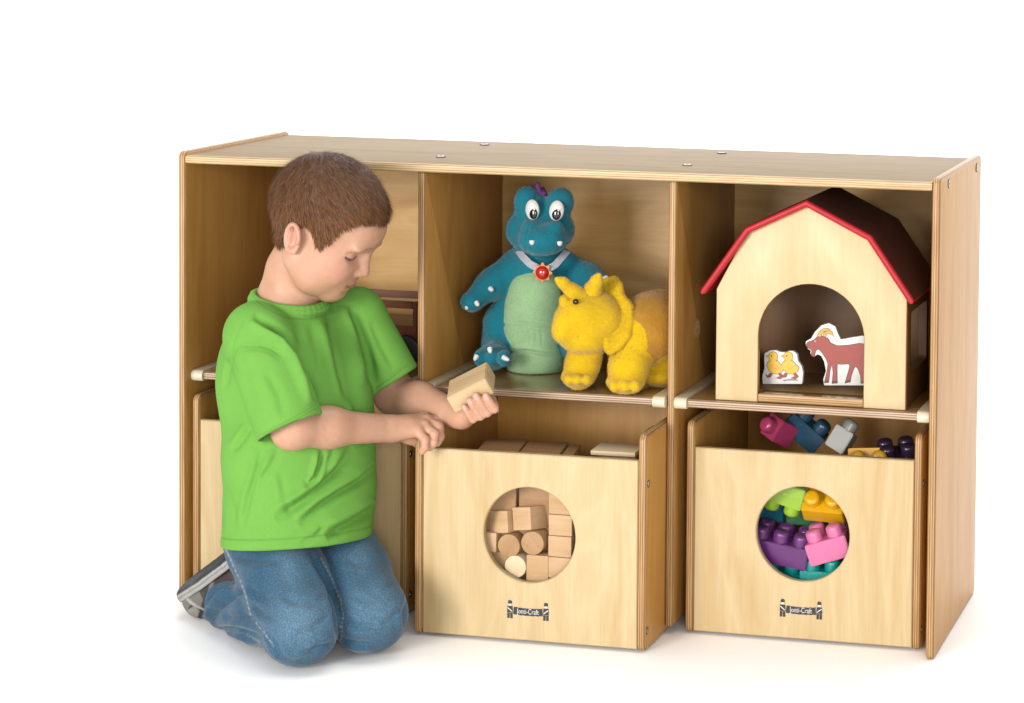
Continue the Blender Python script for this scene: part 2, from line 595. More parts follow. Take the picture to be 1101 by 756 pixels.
class Vol:
    def __init__(self, lo, hi, h):
        self.lo, self.h = np.array(lo, float), h
        self.n = np.ceil((np.array(hi) - self.lo) / h).astype(int) + 1
        self.ax = [self.lo[i] + h * np.arange(self.n[i]) for i in range(3)]
        self.D = np.full(self.n, 9.0, np.float32)

    def _sub(self, lo, hi):
        a = np.maximum(0, np.floor((np.array(lo) - self.lo) / self.h).astype(int))
        b = np.minimum(self.n, np.ceil((np.array(hi) - self.lo) / self.h).astype(int) + 1)
        s = tuple(slice(int(i), int(max(i, j))) for i, j in zip(a, b))
        x = self.ax[0][s[0]][:, None, None]
        y = self.ax[1][s[1]][None, :, None]
        z = self.ax[2][s[2]][None, None, :]
        return s, x, y, z

    def put(self, f, lo, hi, k, op):
        pad = k + 3 * self.h
        s, x, y, z = self._sub(np.array(lo) - pad, np.array(hi) + pad)
        a = self.D[s]
        if a.size == 0:
            return self
        b = f(x, y, z).astype(np.float32)
        if op == '-':
            b = -b
            a2, b2 = -a, -b
        else:
            a2, b2 = a, b
        if k > 0:
            t = np.clip(0.5 + 0.5 * (b2 - a2) / k, 0, 1)
            r = b2 * (1 - t) + a2 * t - k * t * (1 - t)
        else:
            r = np.minimum(a2, b2)
        self.D[s] = -r if op == '-' else r
        return self

    def ball(self, c, r, k=0.0, rot=None, op='+'):
        c = np.array(c, float)
        r = np.array([r] * 3 if np.isscalar(r) else r, float)
        R = np.eye(3) if rot is None else np.array(rot)

        def f(x, y, z):
            x, y, z = x - c[0], y - c[1], z - c[2]
            p = [R[0][i] * x + R[1][i] * y + R[2][i] * z for i in range(3)]
            k0 = np.sqrt((p[0] / r[0]) ** 2 + (p[1] / r[1]) ** 2 + (p[2] / r[2]) ** 2)
            k1 = np.sqrt((p[0] / r[0] ** 2) ** 2 + (p[1] / r[1] ** 2) ** 2 + (p[2] / r[2] ** 2) ** 2)
            return k0 * (k0 - 1) / np.maximum(k1, 1e-6)
        m = np.abs(R) @ r
        return self.put(f, c - m, c + m, k, op)

    def cone(self, a, b, ra, rb=None, k=0.0, op='+', flat=None):
        """tapered limb from a to b; flat=(dir, factor) squashes it along a direction"""
        a, b = np.array(a, float), np.array(b, float)
        rb = ra if rb is None else rb
        ba = b - a
        L2 = max(1e-12, float(ba @ ba))

        def f(x, y, z):
            px, py, pz = x - a[0], y - a[1], z - a[2]
            t = np.clip((px * ba[0] + py * ba[1] + pz * ba[2]) / L2, 0, 1)
            qx, qy, qz = px - t * ba[0], py - t * ba[1], pz - t * ba[2]
            if flat is not None:
                d, g = np.array(flat[0], float), flat[1]
                d = d / np.linalg.norm(d)
                w_ = (qx * d[0] + qy * d[1] + qz * d[2]) * (1 / g - 1)
                qx, qy, qz = qx + w_ * d[0], qy + w_ * d[1], qz + w_ * d[2]
                return (np.sqrt(qx * qx + qy * qy + qz * qz) - (ra + (rb - ra) * t)) * min(1, g)
            return np.sqrt(qx * qx + qy * qy + qz * qz) - (ra + (rb - ra) * t)
        m = max(ra, rb)
        return self.put(f, np.minimum(a, b) - m, np.maximum(a, b) + m, k, op)

    def chain(self, pts, rs, k=0.0, op='+', k0=None):
        for i in range(len(pts) - 1):
            self.cone(pts[i], pts[i + 1], rs[i], rs[i + 1], (k0 if (i == 0 and k0 is not None) else k), op)
        return self

    def box(self, c, half, r=0.0, k=0.0, rot=None, op='+'):
        c, hf = np.array(c, float), np.array(half, float) - r
        R = np.eye(3) if rot is None else np.array(rot)

        def f(x, y, z):
            x, y, z = x - c[0], y - c[1], z - c[2]
            q = [np.abs(R[0][i] * x + R[1][i] * y + R[2][i] * z) - hf[i] for i in range(3)]
            return np.sqrt(sum(np.maximum(v, 0) ** 2 for v in q)) + np.minimum(np.maximum(np.maximum(q[0], q[1]), q[2]), 0) - r
        m = np.abs(R) @ np.array(half, float)
        return self.put(f, c - m, c + m, k, op)

    def cut(self, p, nrm, k=0.0):
        """remove everything on the side nrm points to"""
        p, nrm = np.array(p, float), np.array(nrm, float)
        nrm = nrm / np.linalg.norm(nrm)
        x, y, z = self.ax[0][:, None, None], self.ax[1][None, :, None], self.ax[2][None, None, :]
        pl = ((x - p[0]) * nrm[0] + (y - p[1]) * nrm[1] + (z - p[2]) * nrm[2]).astype(np.float32)
        if k > 0:
            t = np.clip(0.5 + 0.5 * (self.D - pl) / k, 0, 1)
            self.D = pl * (1 - t) + self.D * t + k * t * (1 - t)
        else:
            self.D = np.maximum(self.D, pl)
        return self

    def nets(self, smooth=2):
        D, n = self.D, self.n
        ins = D < 0
        c8 = [(i, j, k) for i in (0, 1) for j in (0, 1) for k in (0, 1)]
        cnt = sum(ins[i:n[0] - 1 + i, j:n[1] - 1 + j, k:n[2] - 1 + k].astype(np.int8) for i, j, k in c8)
        act = (cnt > 0) & (cnt < 8)
        idx = np.argwhere(act)
        vid = np.full(act.shape, -1, np.int32)
        vid[act] = np.arange(len(idx))
        vals = np.stack([D[idx[:, 0] + i, idx[:, 1] + j, idx[:, 2] + k] for i, j, k in c8], 1)
        acc = np.zeros((len(idx), 3))
        num = np.zeros(len(idx))
        for a in range(8):
            for b in range(a + 1, 8):
                ca, cb = np.array(c8[a]), np.array(c8[b])
                if np.abs(ca - cb).sum() != 1:
                    continue
                va, vb = vals[:, a], vals[:, b]
                x = (va < 0) != (vb < 0)
                t = np.where(x, va / np.where(x, va - vb, 1), 0)
                acc += np.where(x[:, None], ca + t[:, None] * (cb - ca), 0)
                num += x
        V = self.lo + (idx + acc / num[:, None]) * self.h
        F = []
        for ax in range(3):
            u, v = (ax + 1) % 3, (ax + 2) % 3
            sl0 = [slice(1, n[i] - 1) for i in range(3)]
            sl1 = list(sl0)
            sl0[ax], sl1[ax] = slice(0, n[ax] - 1), slice(1, n[ax])
            a, b = ins[tuple(sl0)], ins[tuple(sl1)]
            e = np.argwhere(a != b)
            off = np.array([1, 1, 1]); off[ax] = 0
            flip = a[e[:, 0], e[:, 1], e[:, 2]]
            g = e + off
            q = []
            for du, dv in ((0, 0), (-1, 0), (-1, -1), (0, -1)):
                h = g.copy()
                h[:, u] += du
                h[:, v] += dv
                q.append(vid[h[:, 0], h[:, 1], h[:, 2]])
            q = np.stack(q, 1)
            q[~flip] = q[~flip][:, ::-1]
            F.append(q)
        F = np.concatenate(F)
        F = F[(F >= 0).all(1)]
        for _ in range(smooth):
            V = relax(V, F, 0.5)
        return V, F


def relax(V, F, w=0.5, mask=None):
    e = np.concatenate([F[:, [0, 1]], F[:, [1, 2]], F[:, [2, 3]], F[:, [3, 0]]])
    N = len(V)
    cnt = np.bincount(e[:, 0], minlength=N) + np.bincount(e[:, 1], minlength=N)
    S = np.stack([np.bincount(e[:, 0], V[e[:, 1], i], N) + np.bincount(e[:, 1], V[e[:, 0], i], N) for i in range(3)], 1)
    A = S / np.maximum(cnt, 1)[:, None]
    ww = w if mask is None else (w * mask)[:, None]
    return V + (A - V) * ww


def vnormals(V, F):
    fn = np.cross(V[F[:, 2]] - V[F[:, 0]], V[F[:, 3]] - V[F[:, 1]])
    Nn = np.zeros_like(V)
    for j in range(4):
        for i in range(3):
            Nn[:, i] += np.bincount(F[:, j], fn[:, i], len(V))
    return Nn / np.maximum(np.linalg.norm(Nn, axis=1), 1e-12)[:, None]


def np_mesh(name, V, F, paint=None):
    me = bpy.data.meshes.new(name)
    k = F.shape[1]
    me.vertices.add(len(V))
    me.vertices.foreach_set('co', np.asarray(V, np.float32).ravel())
    me.loops.add(F.size)
    me.loops.foreach_set('vertex_index', F.astype(np.int32).ravel())
    me.polygons.add(len(F))
    me.polygons.foreach_set('loop_start', np.arange(0, F.size, k, dtype=np.int32))
    me.polygons.foreach_set('loop_total', np.full(len(F), k, np.int32))
    me.polygons.foreach_set('use_smooth', np.ones(len(F), bool))
    me.update(calc_edges=True)
    if paint is not None:
        ca = me.color_attributes.new('paint', 'FLOAT_COLOR', 'POINT')
        ca.data.foreach_set('color', np.concatenate([paint, np.ones((len(V), 1))], 1).astype(np.float32).ravel())
    return me


def fnoise(V, s, seed=0.0):
    """cheap smooth value noise on points (sum of rotated sines)"""
    rs = np.random.RandomState(int(seed * 10) + 3)
    r = np.zeros(len(V))
    for i in range(7):
        d = rs.normal(size=3)
        d *= s * rs.uniform(0.6, 1.7) / np.linalg.norm(d)
        r += np.sin(V @ d + rs.uniform(0, 6.28) + 1.5 * np.sin(V @ (d[[1, 2, 0]] * 0.7) + rs.uniform(0, 6.28)))
    return r / 7


def painted(name, rough=0.7, fuzz=0.0, scale=900, bump=0.25, spec=0.3, sheen=0.0, sss=0.0, vary=0.08, sss_rad=(1, .35, .2)):
    """material whose own local colour comes from the mesh attribute 'paint'"""
    w = NT(name)
    at_ = w.n('ShaderNodeAttribute', attribute_name='paint')
    tc = w.n('ShaderNodeTexCoord')
    w.raw = w.coord = tc.outputs['Object']
    a = w.noise((1, 1, 1), scale, 3, 0.6)
    b = w.noise((1, 1, 1), 35, 3, 0.6)
    col = w.mix(1.0, at_.outputs['Color'], w.ramp(a, [(0.3, (KA * (1 - vary * 1.5),) * 3), (0.7, (KA * (1 + vary),) * 3)]), 'MULTIPLY')
    col = w.mix(1.0, col, w.ramp(b, [(0.3, (1 - vary,) * 3), (0.7, (1.0,) * 3)]), 'MULTIPLY')
    w.color(col)
    w.set(Roughness=rough, Sheen_Weight=sheen)
    w.b.inputs['Specular IOR Level'].default_value = spec
    if sss:
        w.b.inputs['Subsurface Weight'].default_value = sss
        w.b.inputs['Subsurface Radius'].default_value = sss_rad
        w.b.inputs['Subsurface Scale'].default_value = 0.006
    if bump:
        w.bump(a, bump, 0.0012)
    return w.m


M['plush'] = painted('plush_cloth', 0.9, scale=520, bump=0.5, sheen=0.25, vary=0.09, spec=0.15)
M['claw'] = plain('white_felt', (0.80, 0.80, 0.78), 0.6)
M['eye_white'] = plain('eye_white', (0.82, 0.82, 0.80), 0.3)
M['eye_black'] = plain('eye_black', (0.012, 0.012, 0.014), 0.12)


def pile(V, F, P_, n, length, seed=1):
    """short plush pile: tiny tapered fibres standing on the cloth, same colour as the cloth under them"""
    rs = np.random.RandomState(seed)
    N = vnormals(V, F)
    ar = np.linalg.norm(np.cross(V[F[:, 2]] - V[F[:, 0]], V[F[:, 3]] - V[F[:, 1]]), axis=1)
    fi = rs.choice(len(F), n, p=ar / ar.sum())
    w4 = rs.dirichlet((1, 1, 1, 1), n)
    root = (V[F[fi]] * w4[:, :, None]).sum(1)
    nn = N[F[fi]].mean(1)
    d = nn + rs.normal(0, .55, (n, 3)) + .5 * np.stack([fnoise(root, 90, seed + i) for i in range(3)], 1)
    d /= np.linalg.norm(d, axis=1)[:, None]
    wd = np.cross(d, rs.normal(size=(n, 3)))
    wd *= (rs.uniform(.00016, .00032, n) / np.linalg.norm(wd, axis=1))[:, None]
    L = length * rs.uniform(.5, 1.2, n)[:, None]
    VV = np.stack([root - wd, root + wd, root + d * L + wd * .25, root + d * L - wd * .25], 1).reshape(-1, 3)
    FF = np.arange(n)[:, None] * 4 + np.arange(4)[None] + len(V)
    col = P_[F[fi, 0]] * rs.uniform(.80, 1.22, n)[:, None]
    return np.concatenate([V, VV]), np.concatenate([F, FF]), np.concatenate([P_, np.repeat(col, 4, 0)])


def soft(name, vol, parent, mat, paint=None, smooth=2, loc=(0, 0, 0), post=None, fur=0, flen=0.0022):
    V, F = vol.nets(smooth)
    if post:
        V = post(V, vnormals(V, F))
    if paint is None:
        P_ = None
    elif callable(paint):
        P_ = paint(V, vnormals(V, F))
    else:
        P_ = np.tile(np.array(paint, float), (len(V), 1))
    if fur:
        V, F, P_ = pile(V, F, P_, fur, flen)
    return link(name, np_mesh(name, V, F, P_), mat, parent, loc)


def drop(name, parent, mat, c, r, rot=None, h=None):
    """small smooth ellipsoid part (eye, nail, tooth, claw)"""
    bm = bmesh.new()
    bmesh.ops.create_uvsphere(bm, u_segments=20, v_segments=12, radius=1.0)
    R = Matrix.Identity(3) if rot is None else Matrix(np.array(rot).tolist())
    for v in bm.verts:
        v.co = R @ Vector((v.co.x * r[0], v.co.y * r[1], v.co.z * r[2])) + Vector(c)
    return link(name, finish(bm, name), mat, parent)


def spike(name, parent, mat, a, b, ra, rb=0.0008):
    """short curved claw, tooth or horn tip from a to b"""
    a, b = Vector(a), Vector(b)
    d = (b - a).normalized()
    s = d.orthogonal().normalized()
    t = d.cross(s)
    bm = bmesh.new()
    rings = []
    for k in range(7):
        f = k / 6
        r = ra * math.sqrt(max(0, 1 - f ** 2.2)) * (1 - 0.15 * f) + rb * f
        rings.append([bm.verts.new(a.lerp(b, f) + (s * math.cos(q) + t * math.sin(q)) * r) for q in np.linspace(0, 2 * PI, 12, endpoint=False)])
    for p, q in zip(rings, rings[1:]):
        for i in range(12):
            bm.faces.new((p[i], p[(i + 1) % 12], q[(i + 1) % 12], q[i]))
    bm.faces.new(rings[0]); bm.faces.new(rings[-1])
    return link(name, finish(bm, name), mat, parent)


# ------------------------------------------------------------------ teal plush dinosaur
def plush_dinosaur():
    """sits on the middle shelf; built around its own base point, faces -y"""
    o = thing('plush_dinosaur', 'teal plush dinosaur with pale green belly sitting in the middle compartment', 'plush toy', (0.545, 0.205, ZS))
    B = np.array(o.location)

    def q(x, y, Y):
        return at(x, y, Y) - B
    TEAL = (0.005, 0.215, 0.295)
    v = Vol((-0.150, -0.135, -0.004), (0.150, 0.135, 0.330), 0.0022)
    # trunk, belly forward
    bc = q(578, 352, .20)
    v.ball(bc, (0.056, 0.058, 0.082))
    v.ball(q(577, 300, .205), (0.047, 0.045, 0.055), 0.03)
    # neck and head
    hc = q(580, 243, .185)
    v.cone(q(579, 290, .205), hc, 0.036, 0.040, 0.02)
    v.ball(hc + (0, 0.006, 0.004), (0.044, 0.044, 0.047), 0.012)
    v.ball(q(560, 248, .175), (0.023, 0.027, 0.026), 0.012)        # cheeks
    v.ball(q(602, 248, .180), (0.023, 0.027, 0.026), 0.012)
    v.ball(q(583, 258, .145), (0.0400, 0.036, 0.0265), 0.014)         # muzzle
    v.ball(q(570, 243, .140), (0.012, 0.012, 0.009), 0.010)         # nostril bumps
    v.ball(q(597, 244, .140), (0.012, 0.012, 0.009), 0.010)
    v.ball(q(567, 218, .170), (0.022, 0.020, 0.026), 0.010)         # eye ridges
    v.ball(q(602, 219, .172), (0.022, 0.020, 0.026), 0.010)
    for p in (q(567, 246, .109), q(593, 247, .112)):
        v.ball(p + (0, -.001, 0), (0.0030, 0.006, 0.0022), 0.003, op='-')
    # arms
    v.chain([q(553, 285, .20), q(528, 306, .175), q(508, 324, .145)], [0.024, 0.022, 0.017], 0.016)
    v.ball(q(507, 325, .140), (0.017, 0.016, 0.013), 0.008)
    v.chain([q(607, 285, .21), q(632, 300, .20), q(652, 312, .165)], [0.024, 0.022, 0.018], 0.016)
    # legs: haunch and flat foot towards the viewer
    v.ball(q(540, 352, .195), (0.030, 0.040, 0.045), 0.012)
    v.chain([q(536, 372, .185), q(532, 383, .135)], [0.028, 0.021], 0.014)
    v.ball(q(530, 383, .118), (0.027, 0.028, 0.019), 0.010)
    for t in (516, 529, 542):
        v.ball(q(t, 385, .095), (0.0105, 0.014, 0.0135), 0.004)
    v.ball(q(622, 352, .205), (0.030, 0.040, 0.045), 0.012)
    v.chain([q(622, 372, .19), q(626, 383, .135)], [0.028, 0.021], 0.014)
    v.ball(q(628, 383, .120), (0.027, 0.026, 0.019), 0.010)
    # tail curling on the board behind
    v.chain([(0.0, 0.05, 0.035), (-0.03, 0.095, 0.028), (-0.07, 0.105, 0.020)], [0.036, 0.026, 0.012], 0.02)
    v.cut((0, 0, 0.0006), (0, 0, -1), 0.004)

    def paint(V, N):
        c = np.tile(np.array(TEAL), (len(V), 1))
        return c * (1 + 0.10 * fnoise(V, 60, 1))[:, None]
    soft('body', v, o, M['plush'], paint, post=lambda V, N: V + N * (.0016 * fnoise(V, 75, 61) + .0008 * fnoise(V, 190, 62) - .0018 * np.exp(-((V[:, 0] - hc[0] - .002) / .0016) ** 2) * (V[:, 2] > hc[2] - .075) * (N[:, 1] < .5))[:, None], fur=52000, flen=.0020)
    # pale belly panel: a padded patch standing proud of the trunk
    g = Vol((-0.075, -0.13, -0.002), (0.075, 0.06, 0.200), 0.0020)
    g.ball(bc + (0.000, -0.004, 0.004), (0.0560, 0.0580, 0.078))
    g.ball(q(579, 306, .196), (0.0440, 0.045, 0.042), 0.030)
    g.ball(bc + (0.002, -0.010, -0.052), (0.0500, 0.050, 0.036), 0.014)
    g.cut(bc + (0, -0.010, 0), (0, 1, 0.10), 0.010)
    g.cut((0, 0, 0.001), (0, 0, -1), 0.003)

    def creases(V, N):
        # stitched seams and puckers pressed into the belly panel
        r = V - bc
        f = np.clip(-N[:, 1], 0, 1)
        d = np.zeros(len(V))
        for z0, k in ((0.012, .0022), (-0.033, .0034)):
            zz = r[:, 2] - z0 - .004 * np.cos(r[:, 0] * 60)
            d -= k * np.exp(-(zz / .0022) ** 2) - .5 * k * np.exp(-((np.abs(zz) - .0055) / .004) ** 2)
        for x0 in (-.014, -.004, .007, .017, .026):
            d -= .0011 * np.exp(-((r[:, 0] - x0) / .0018) ** 2) * np.exp(-((r[:, 2] + .006) / .012) ** 2)
        return V + N * (d * f)[:, None]
    soft('belly', g, o, M['plush'], lambda V, N: np.tile(np.array((0.37, 0.60, 0.32)), (len(V), 1)) * (1 + 0.07 * fnoise(V, 70, 2))[:, None], post=creases, fur=16000, flen=.0015)
    # eyes
    for x, y, Y, sx in ((572.5, 225.5, .146, -1), (598.5, 226.5, .148, 1)):
        R = rotm(-0.10, 0.12 * sx, 0.10 * sx)
        e = drop('eye', o, M['eye_white'], q(x, y, Y - .0025), (0.0122, 0.0062, 0.0165), R)
        drop('pupil', e, M['eye_black'], q(x + 0.3 - sx * .5, y + 3.5, Y - .0066), (0.0074, 0.0034, 0.0100), R)
        drop('glint', e, M['eye_white'], q(x + 2.0, y - .4, Y - .0100), (0.0016, 0.0009, 0.0020), R)
    for x, y, Y in ((572.0, 260.5, .1105), (602.0, 261.5, .1135)):
        spike('tooth', o, M['claw'], q(x, y - 1.5, Y), q(x, y + 3.2, Y - .002), 0.0046)
    # purple crest
    cm = plain('purple_felt', (0.16, 0.035, 0.20), 0.8)
    g = Vol(q(578, 200, .19) - np.array([.03, .03, .03]), q(578, 200, .19) + np.array([.03, .03, .03]), 0.0012)
    g.cone(q(574, 206, .180), q(571, 201, .176), 0.007, 0.0035)
    g.cone(q(579, 207, .180), q(578, 197, .178), 0.0075, 0.0025, 0.002)
    g.cone(q(584, 208, .184), q(584, 203, .188), 0.007, 0.003, 0.002)
    soft('crest', g, o, cm)
    # claws
    for x, y, x2, y2, Y in ((527, 310, 530, 312.5, .150), (512, 325, 514.5, 329, .131), (503, 328, 501, 333, .130),
                            (513, 382, 510, 388, .084), (526.5, 374, 527.5, 380, .0905), (541, 384, 547.5, 387.5, .0835),
                            (650, 300, 653, 297, .150)):
        spike('claw', o, M['claw'], q(x, y, Y), q(x2, y2, Y - .004), 0.0042)
    return o


plush_dinosaur()


def ribbon_medal():
    o = thing('medal', 'orange sun medal with a red centre on silver ribbon round the dinosaur neck', 'medal', tuple(at(584, 293, .135)))
    B = np.array(o.location)
    rb = plain('silver_ribbon', (0.52, 0.53, 0.60), 0.28, spec=0.7, vary=0.15, scale=200)
    for path in ([(557, 269, .168), (562, 276, .152), (570, 284, .141), (581, 290, .1345)], [(610, 270, .172), (604, 277, .155), (597, 285, .142), (588, 290, .1345)]):
        bm = bmesh.new()
        rows = []
        for i, (x, y, Y) in enumerate(path):
            p = at(x, y, Y) - B
            a = at(*path[max(0, i - 1)]) - B
            b = at(*path[min(3, i + 1)]) - B
            d = Vector(b - a).normalized()
            s = d.cross(Vector((0, -1, 0.2))).normalized() * 0.0058
            nrm = s.cross(d).normalized() * 0.0005
            rows.append([bm.verts.new(Vector(p) + s + nrm), bm.verts.new(Vector(p) - s + nrm), bm.verts.new(Vector(p) - s - nrm), bm.verts.new(Vector(p) + s - nrm)])
        for r0, r1 in zip(rows, rows[1:]):
            for i in range(4):
                bm.faces.new((r0[i], r0[(i + 1) % 4], r1[(i + 1) % 4], r1[i]))
        link('ribbon', finish(bm, 'ribbon'), rb, o)
    n = 8
    ol = []
    for i in range(n * 2):
        r = 0.0185 if i % 2 == 0 else 0.0118
        q = 2 * PI * i / (2 * n) + PI / 2
        ol.append((r * math.cos(q), r * math.sin(q)))
    ol = round_outline(ol, 0.0018, 2)
    link('sun_plate', finish(prism(ol, 'Y', 0.004, 0.001, 2), 'sun_plate'), [plain('orange_felt', (0.70, 0.30, 0.12), 0.6)] * 2, o, (0, -.002, 0))
    drop('dome', o, plain('red_plastic', (0.62, 0.020, 0.012), 0.15, coat=0.5), (0, -.004, 0), (0.0112, 0.0085, 0.0112))
    return o


ribbon_medal()


# ------------------------------------------------------------------ yellow plush dinosaur with horns and a neck frill
def plush_horned():
    o = thing('plush_dinosaur', 'yellow plush horned dinosaur with neck frill standing in front of the teal one', 'plush toy', (0.715, 0.10, ZS))
    B = np.array(o.location)

    def q(x, y, Y):
        return at(x, y, Y) - B
    YEL, OCH = np.array((0.86, 0.55, 0.004)), np.array((0.60, 0.30, 0.030))
    v = Vol((-0.135, -0.125, -0.004), (0.115, 0.135, 0.20), 0.0022)
    # trunk runs back and to the right
    v.ball(q(700, 355, .115), (0.056, 0.075, 0.060), rot=rotm(0, 0, -0.45))
    v.ball(q(716, 352, .165), (0.050, 0.050, 0.056), 0.03)
    # head
    v.ball(q(637, 343, .055), (0.049, 0.048, 0.045), 0.012)
    v.ball(q(618, 346, .025), (0.030, 0.032, 0.034), 0.024)
    v.ball(q(608, 352, .006), (0.018, 0.021, 0.024), 0.014)
    v.ball(q(604, 358, -.004), (0.012, 0.014, 0.012), 0.012)
    v.ball(q(628, 366, .035), (0.032, 0.034, 0.018), 0.018)
    v.ball(q(606, 323, .012), (0.0075, 0.009, 0.0085), 0.006)       # small nose horn
    v.cone(q(600, 352, -.013), q(612, 362, .002), 0.0018, 0.0016, 0.003, '-')
    # legs
    v.chain([q(632, 372, .058), q(626, 392, .048), q(622, 404, .042)], [0.027, 0.025, 0.022], 0.012)
    v.ball(q(621, 406, .034), (0.026, 0.024, 0.013), 0.008)
    v.chain([q(680, 375, .070), q(676, 396, .052), q(674, 408, .045)], [0.032, 0.029, 0.026], 0.012)
    v.ball(q(672, 412, .034), (0.029, 0.026, 0.015), 0.008)
    for x in (661, 672, 683):
        v.ball(q(x, 415.5, .011), (0.0085, 0.010, 0.0095), 0.003)
    for x in (612, 621, 631):
        v.ball(q(x, 408, .012), (0.0080, 0.010, 0.0085), 0.003)
    v.chain([q(718, 372, .135), q(712, 394, .118), q(711, 402, .112)], [0.034, 0.027, 0.024], 0.010)
    v.ball(q(708, 405, .100), (0.026, 0.026, 0.014), 0.008)
    v.chain([q(672, 380, .165), (-0.03, 0.07, 0.02)], [0.030, 0.024], 0.012)
    v.cut((0, 0, 0.0006), (0, 0, -1), 0.003)
    c1, c2 = q(712, 345, .13), q(700, 352, .10)

    def paint(V, N):
        # the back is ochre cloth, everything else yellow; the seam runs round haunch and shoulder
        d = np.linalg.norm((V - c1) / np.array([0.060, 0.090, 0.062]), axis=1)
        leg = np.linalg.norm((V - q(716, 385, .125)) / np.array([0.036, 0.050, 0.060]), axis=1)
        fr = np.linalg.norm((V - q(676, 400, .045)) / np.array([0.040, 0.050, 0.044]), axis=1)
        u = (d < 1.35) & (leg > 1.0) & (fr > 1.0) & (V[:, 1] > -0.05)
        h_ = np.linalg.norm((V - q(640, 343, .055)) / 0.062, axis=1)
        u &= h_ > 1
        w_ = u.astype(float)[:, None]
        c = YEL * (1 - w_) + OCH * w_
        return c * (1 + 0.05 * fnoise(V, 60, 4))[:, None]
    soft('body', v, o, M['plush'], paint, post=lambda V, N: V + N * (.0013 * fnoise(V, 75, 63) + .0006 * fnoise(V, 190, 64))[:, None], fur=42000, flen=.0020)
    # frill: a thick padded collar standing behind the cheeks
    g = Vol((-0.13, -0.12, -0.002), (0.08, 0.10, 0.21), 0.0020)
    outer = [(646, 306, .088), (653, 303.5, .086), (661, 301.5, .082), (665, 307, .076), (667.5, 319, .068), (676.5, 330, .062), (678, 346, .052), (674.5, 360, .042), (665, 372, .034), (656.5, 377, .030), (653, 374, .030)]
    inner = [(646, 318, .074), (650, 318, .072), (654, 322, .068), (657, 328, .064), (660, 334, .058), (661, 342, .052), (661, 350, .046), (660, 358, .038), (656, 365, .032), (653, 369, .028), (652, 371, .028)]
    po, pi_ = [q(*p) for p in outer], [q(*p) for p in inner]
    for i in range(len(po) - 1):
        for t in (0, .25, .5, .75):
            o_, i_ = po[i] * (1 - t) + po[i + 1] * t, pi_[i] * (1 - t) + pi_[i + 1] * t
            g.cone(o_, i_ + (i_ - o_) * .5, .0056, .0050, .0030)
    g.chain(po, [.0062] * len(po), .0020)
    soft('frill', g, o, M['plush'], lambda V, N: np.tile(YEL, (len(V), 1)) * (1 + 0.05 * fnoise(V, 60, 5))[:, None], 2, fur=12000, flen=.0018)
    for name, ps, rs in (('horn', [(627, 322, .035), (616, 314, .022), (605, 304, .008), (599, 300.5, .003)], [0.0150, 0.0118, 0.0078, 0.0042]),
                         ('horn', [(634, 322, .048), (637, 312, .040), (641.5, 302, .032), (644, 296, .028)], [0.0165, 0.0128, 0.0088, 0.0040])):
        P_ = [q(*p) for p in ps]
        lo, hi = np.min(P_, 0) - .03, np.max(P_, 0) + .03
        g = Vol(lo, hi, 0.0016)
        g.chain(P_, rs, 0.006)
        soft(name, g, o, M['plush'], YEL, fur=2500, flen=.0016)
    e0 = q(619, 324, .0)
    drop('eye', o, M['eye_black'], q(619.0, 324.5, .0035), (0.0052, 0.0044, 0.0044), rotm(0, -0.3, -0.5))
    return o


plush_horned()


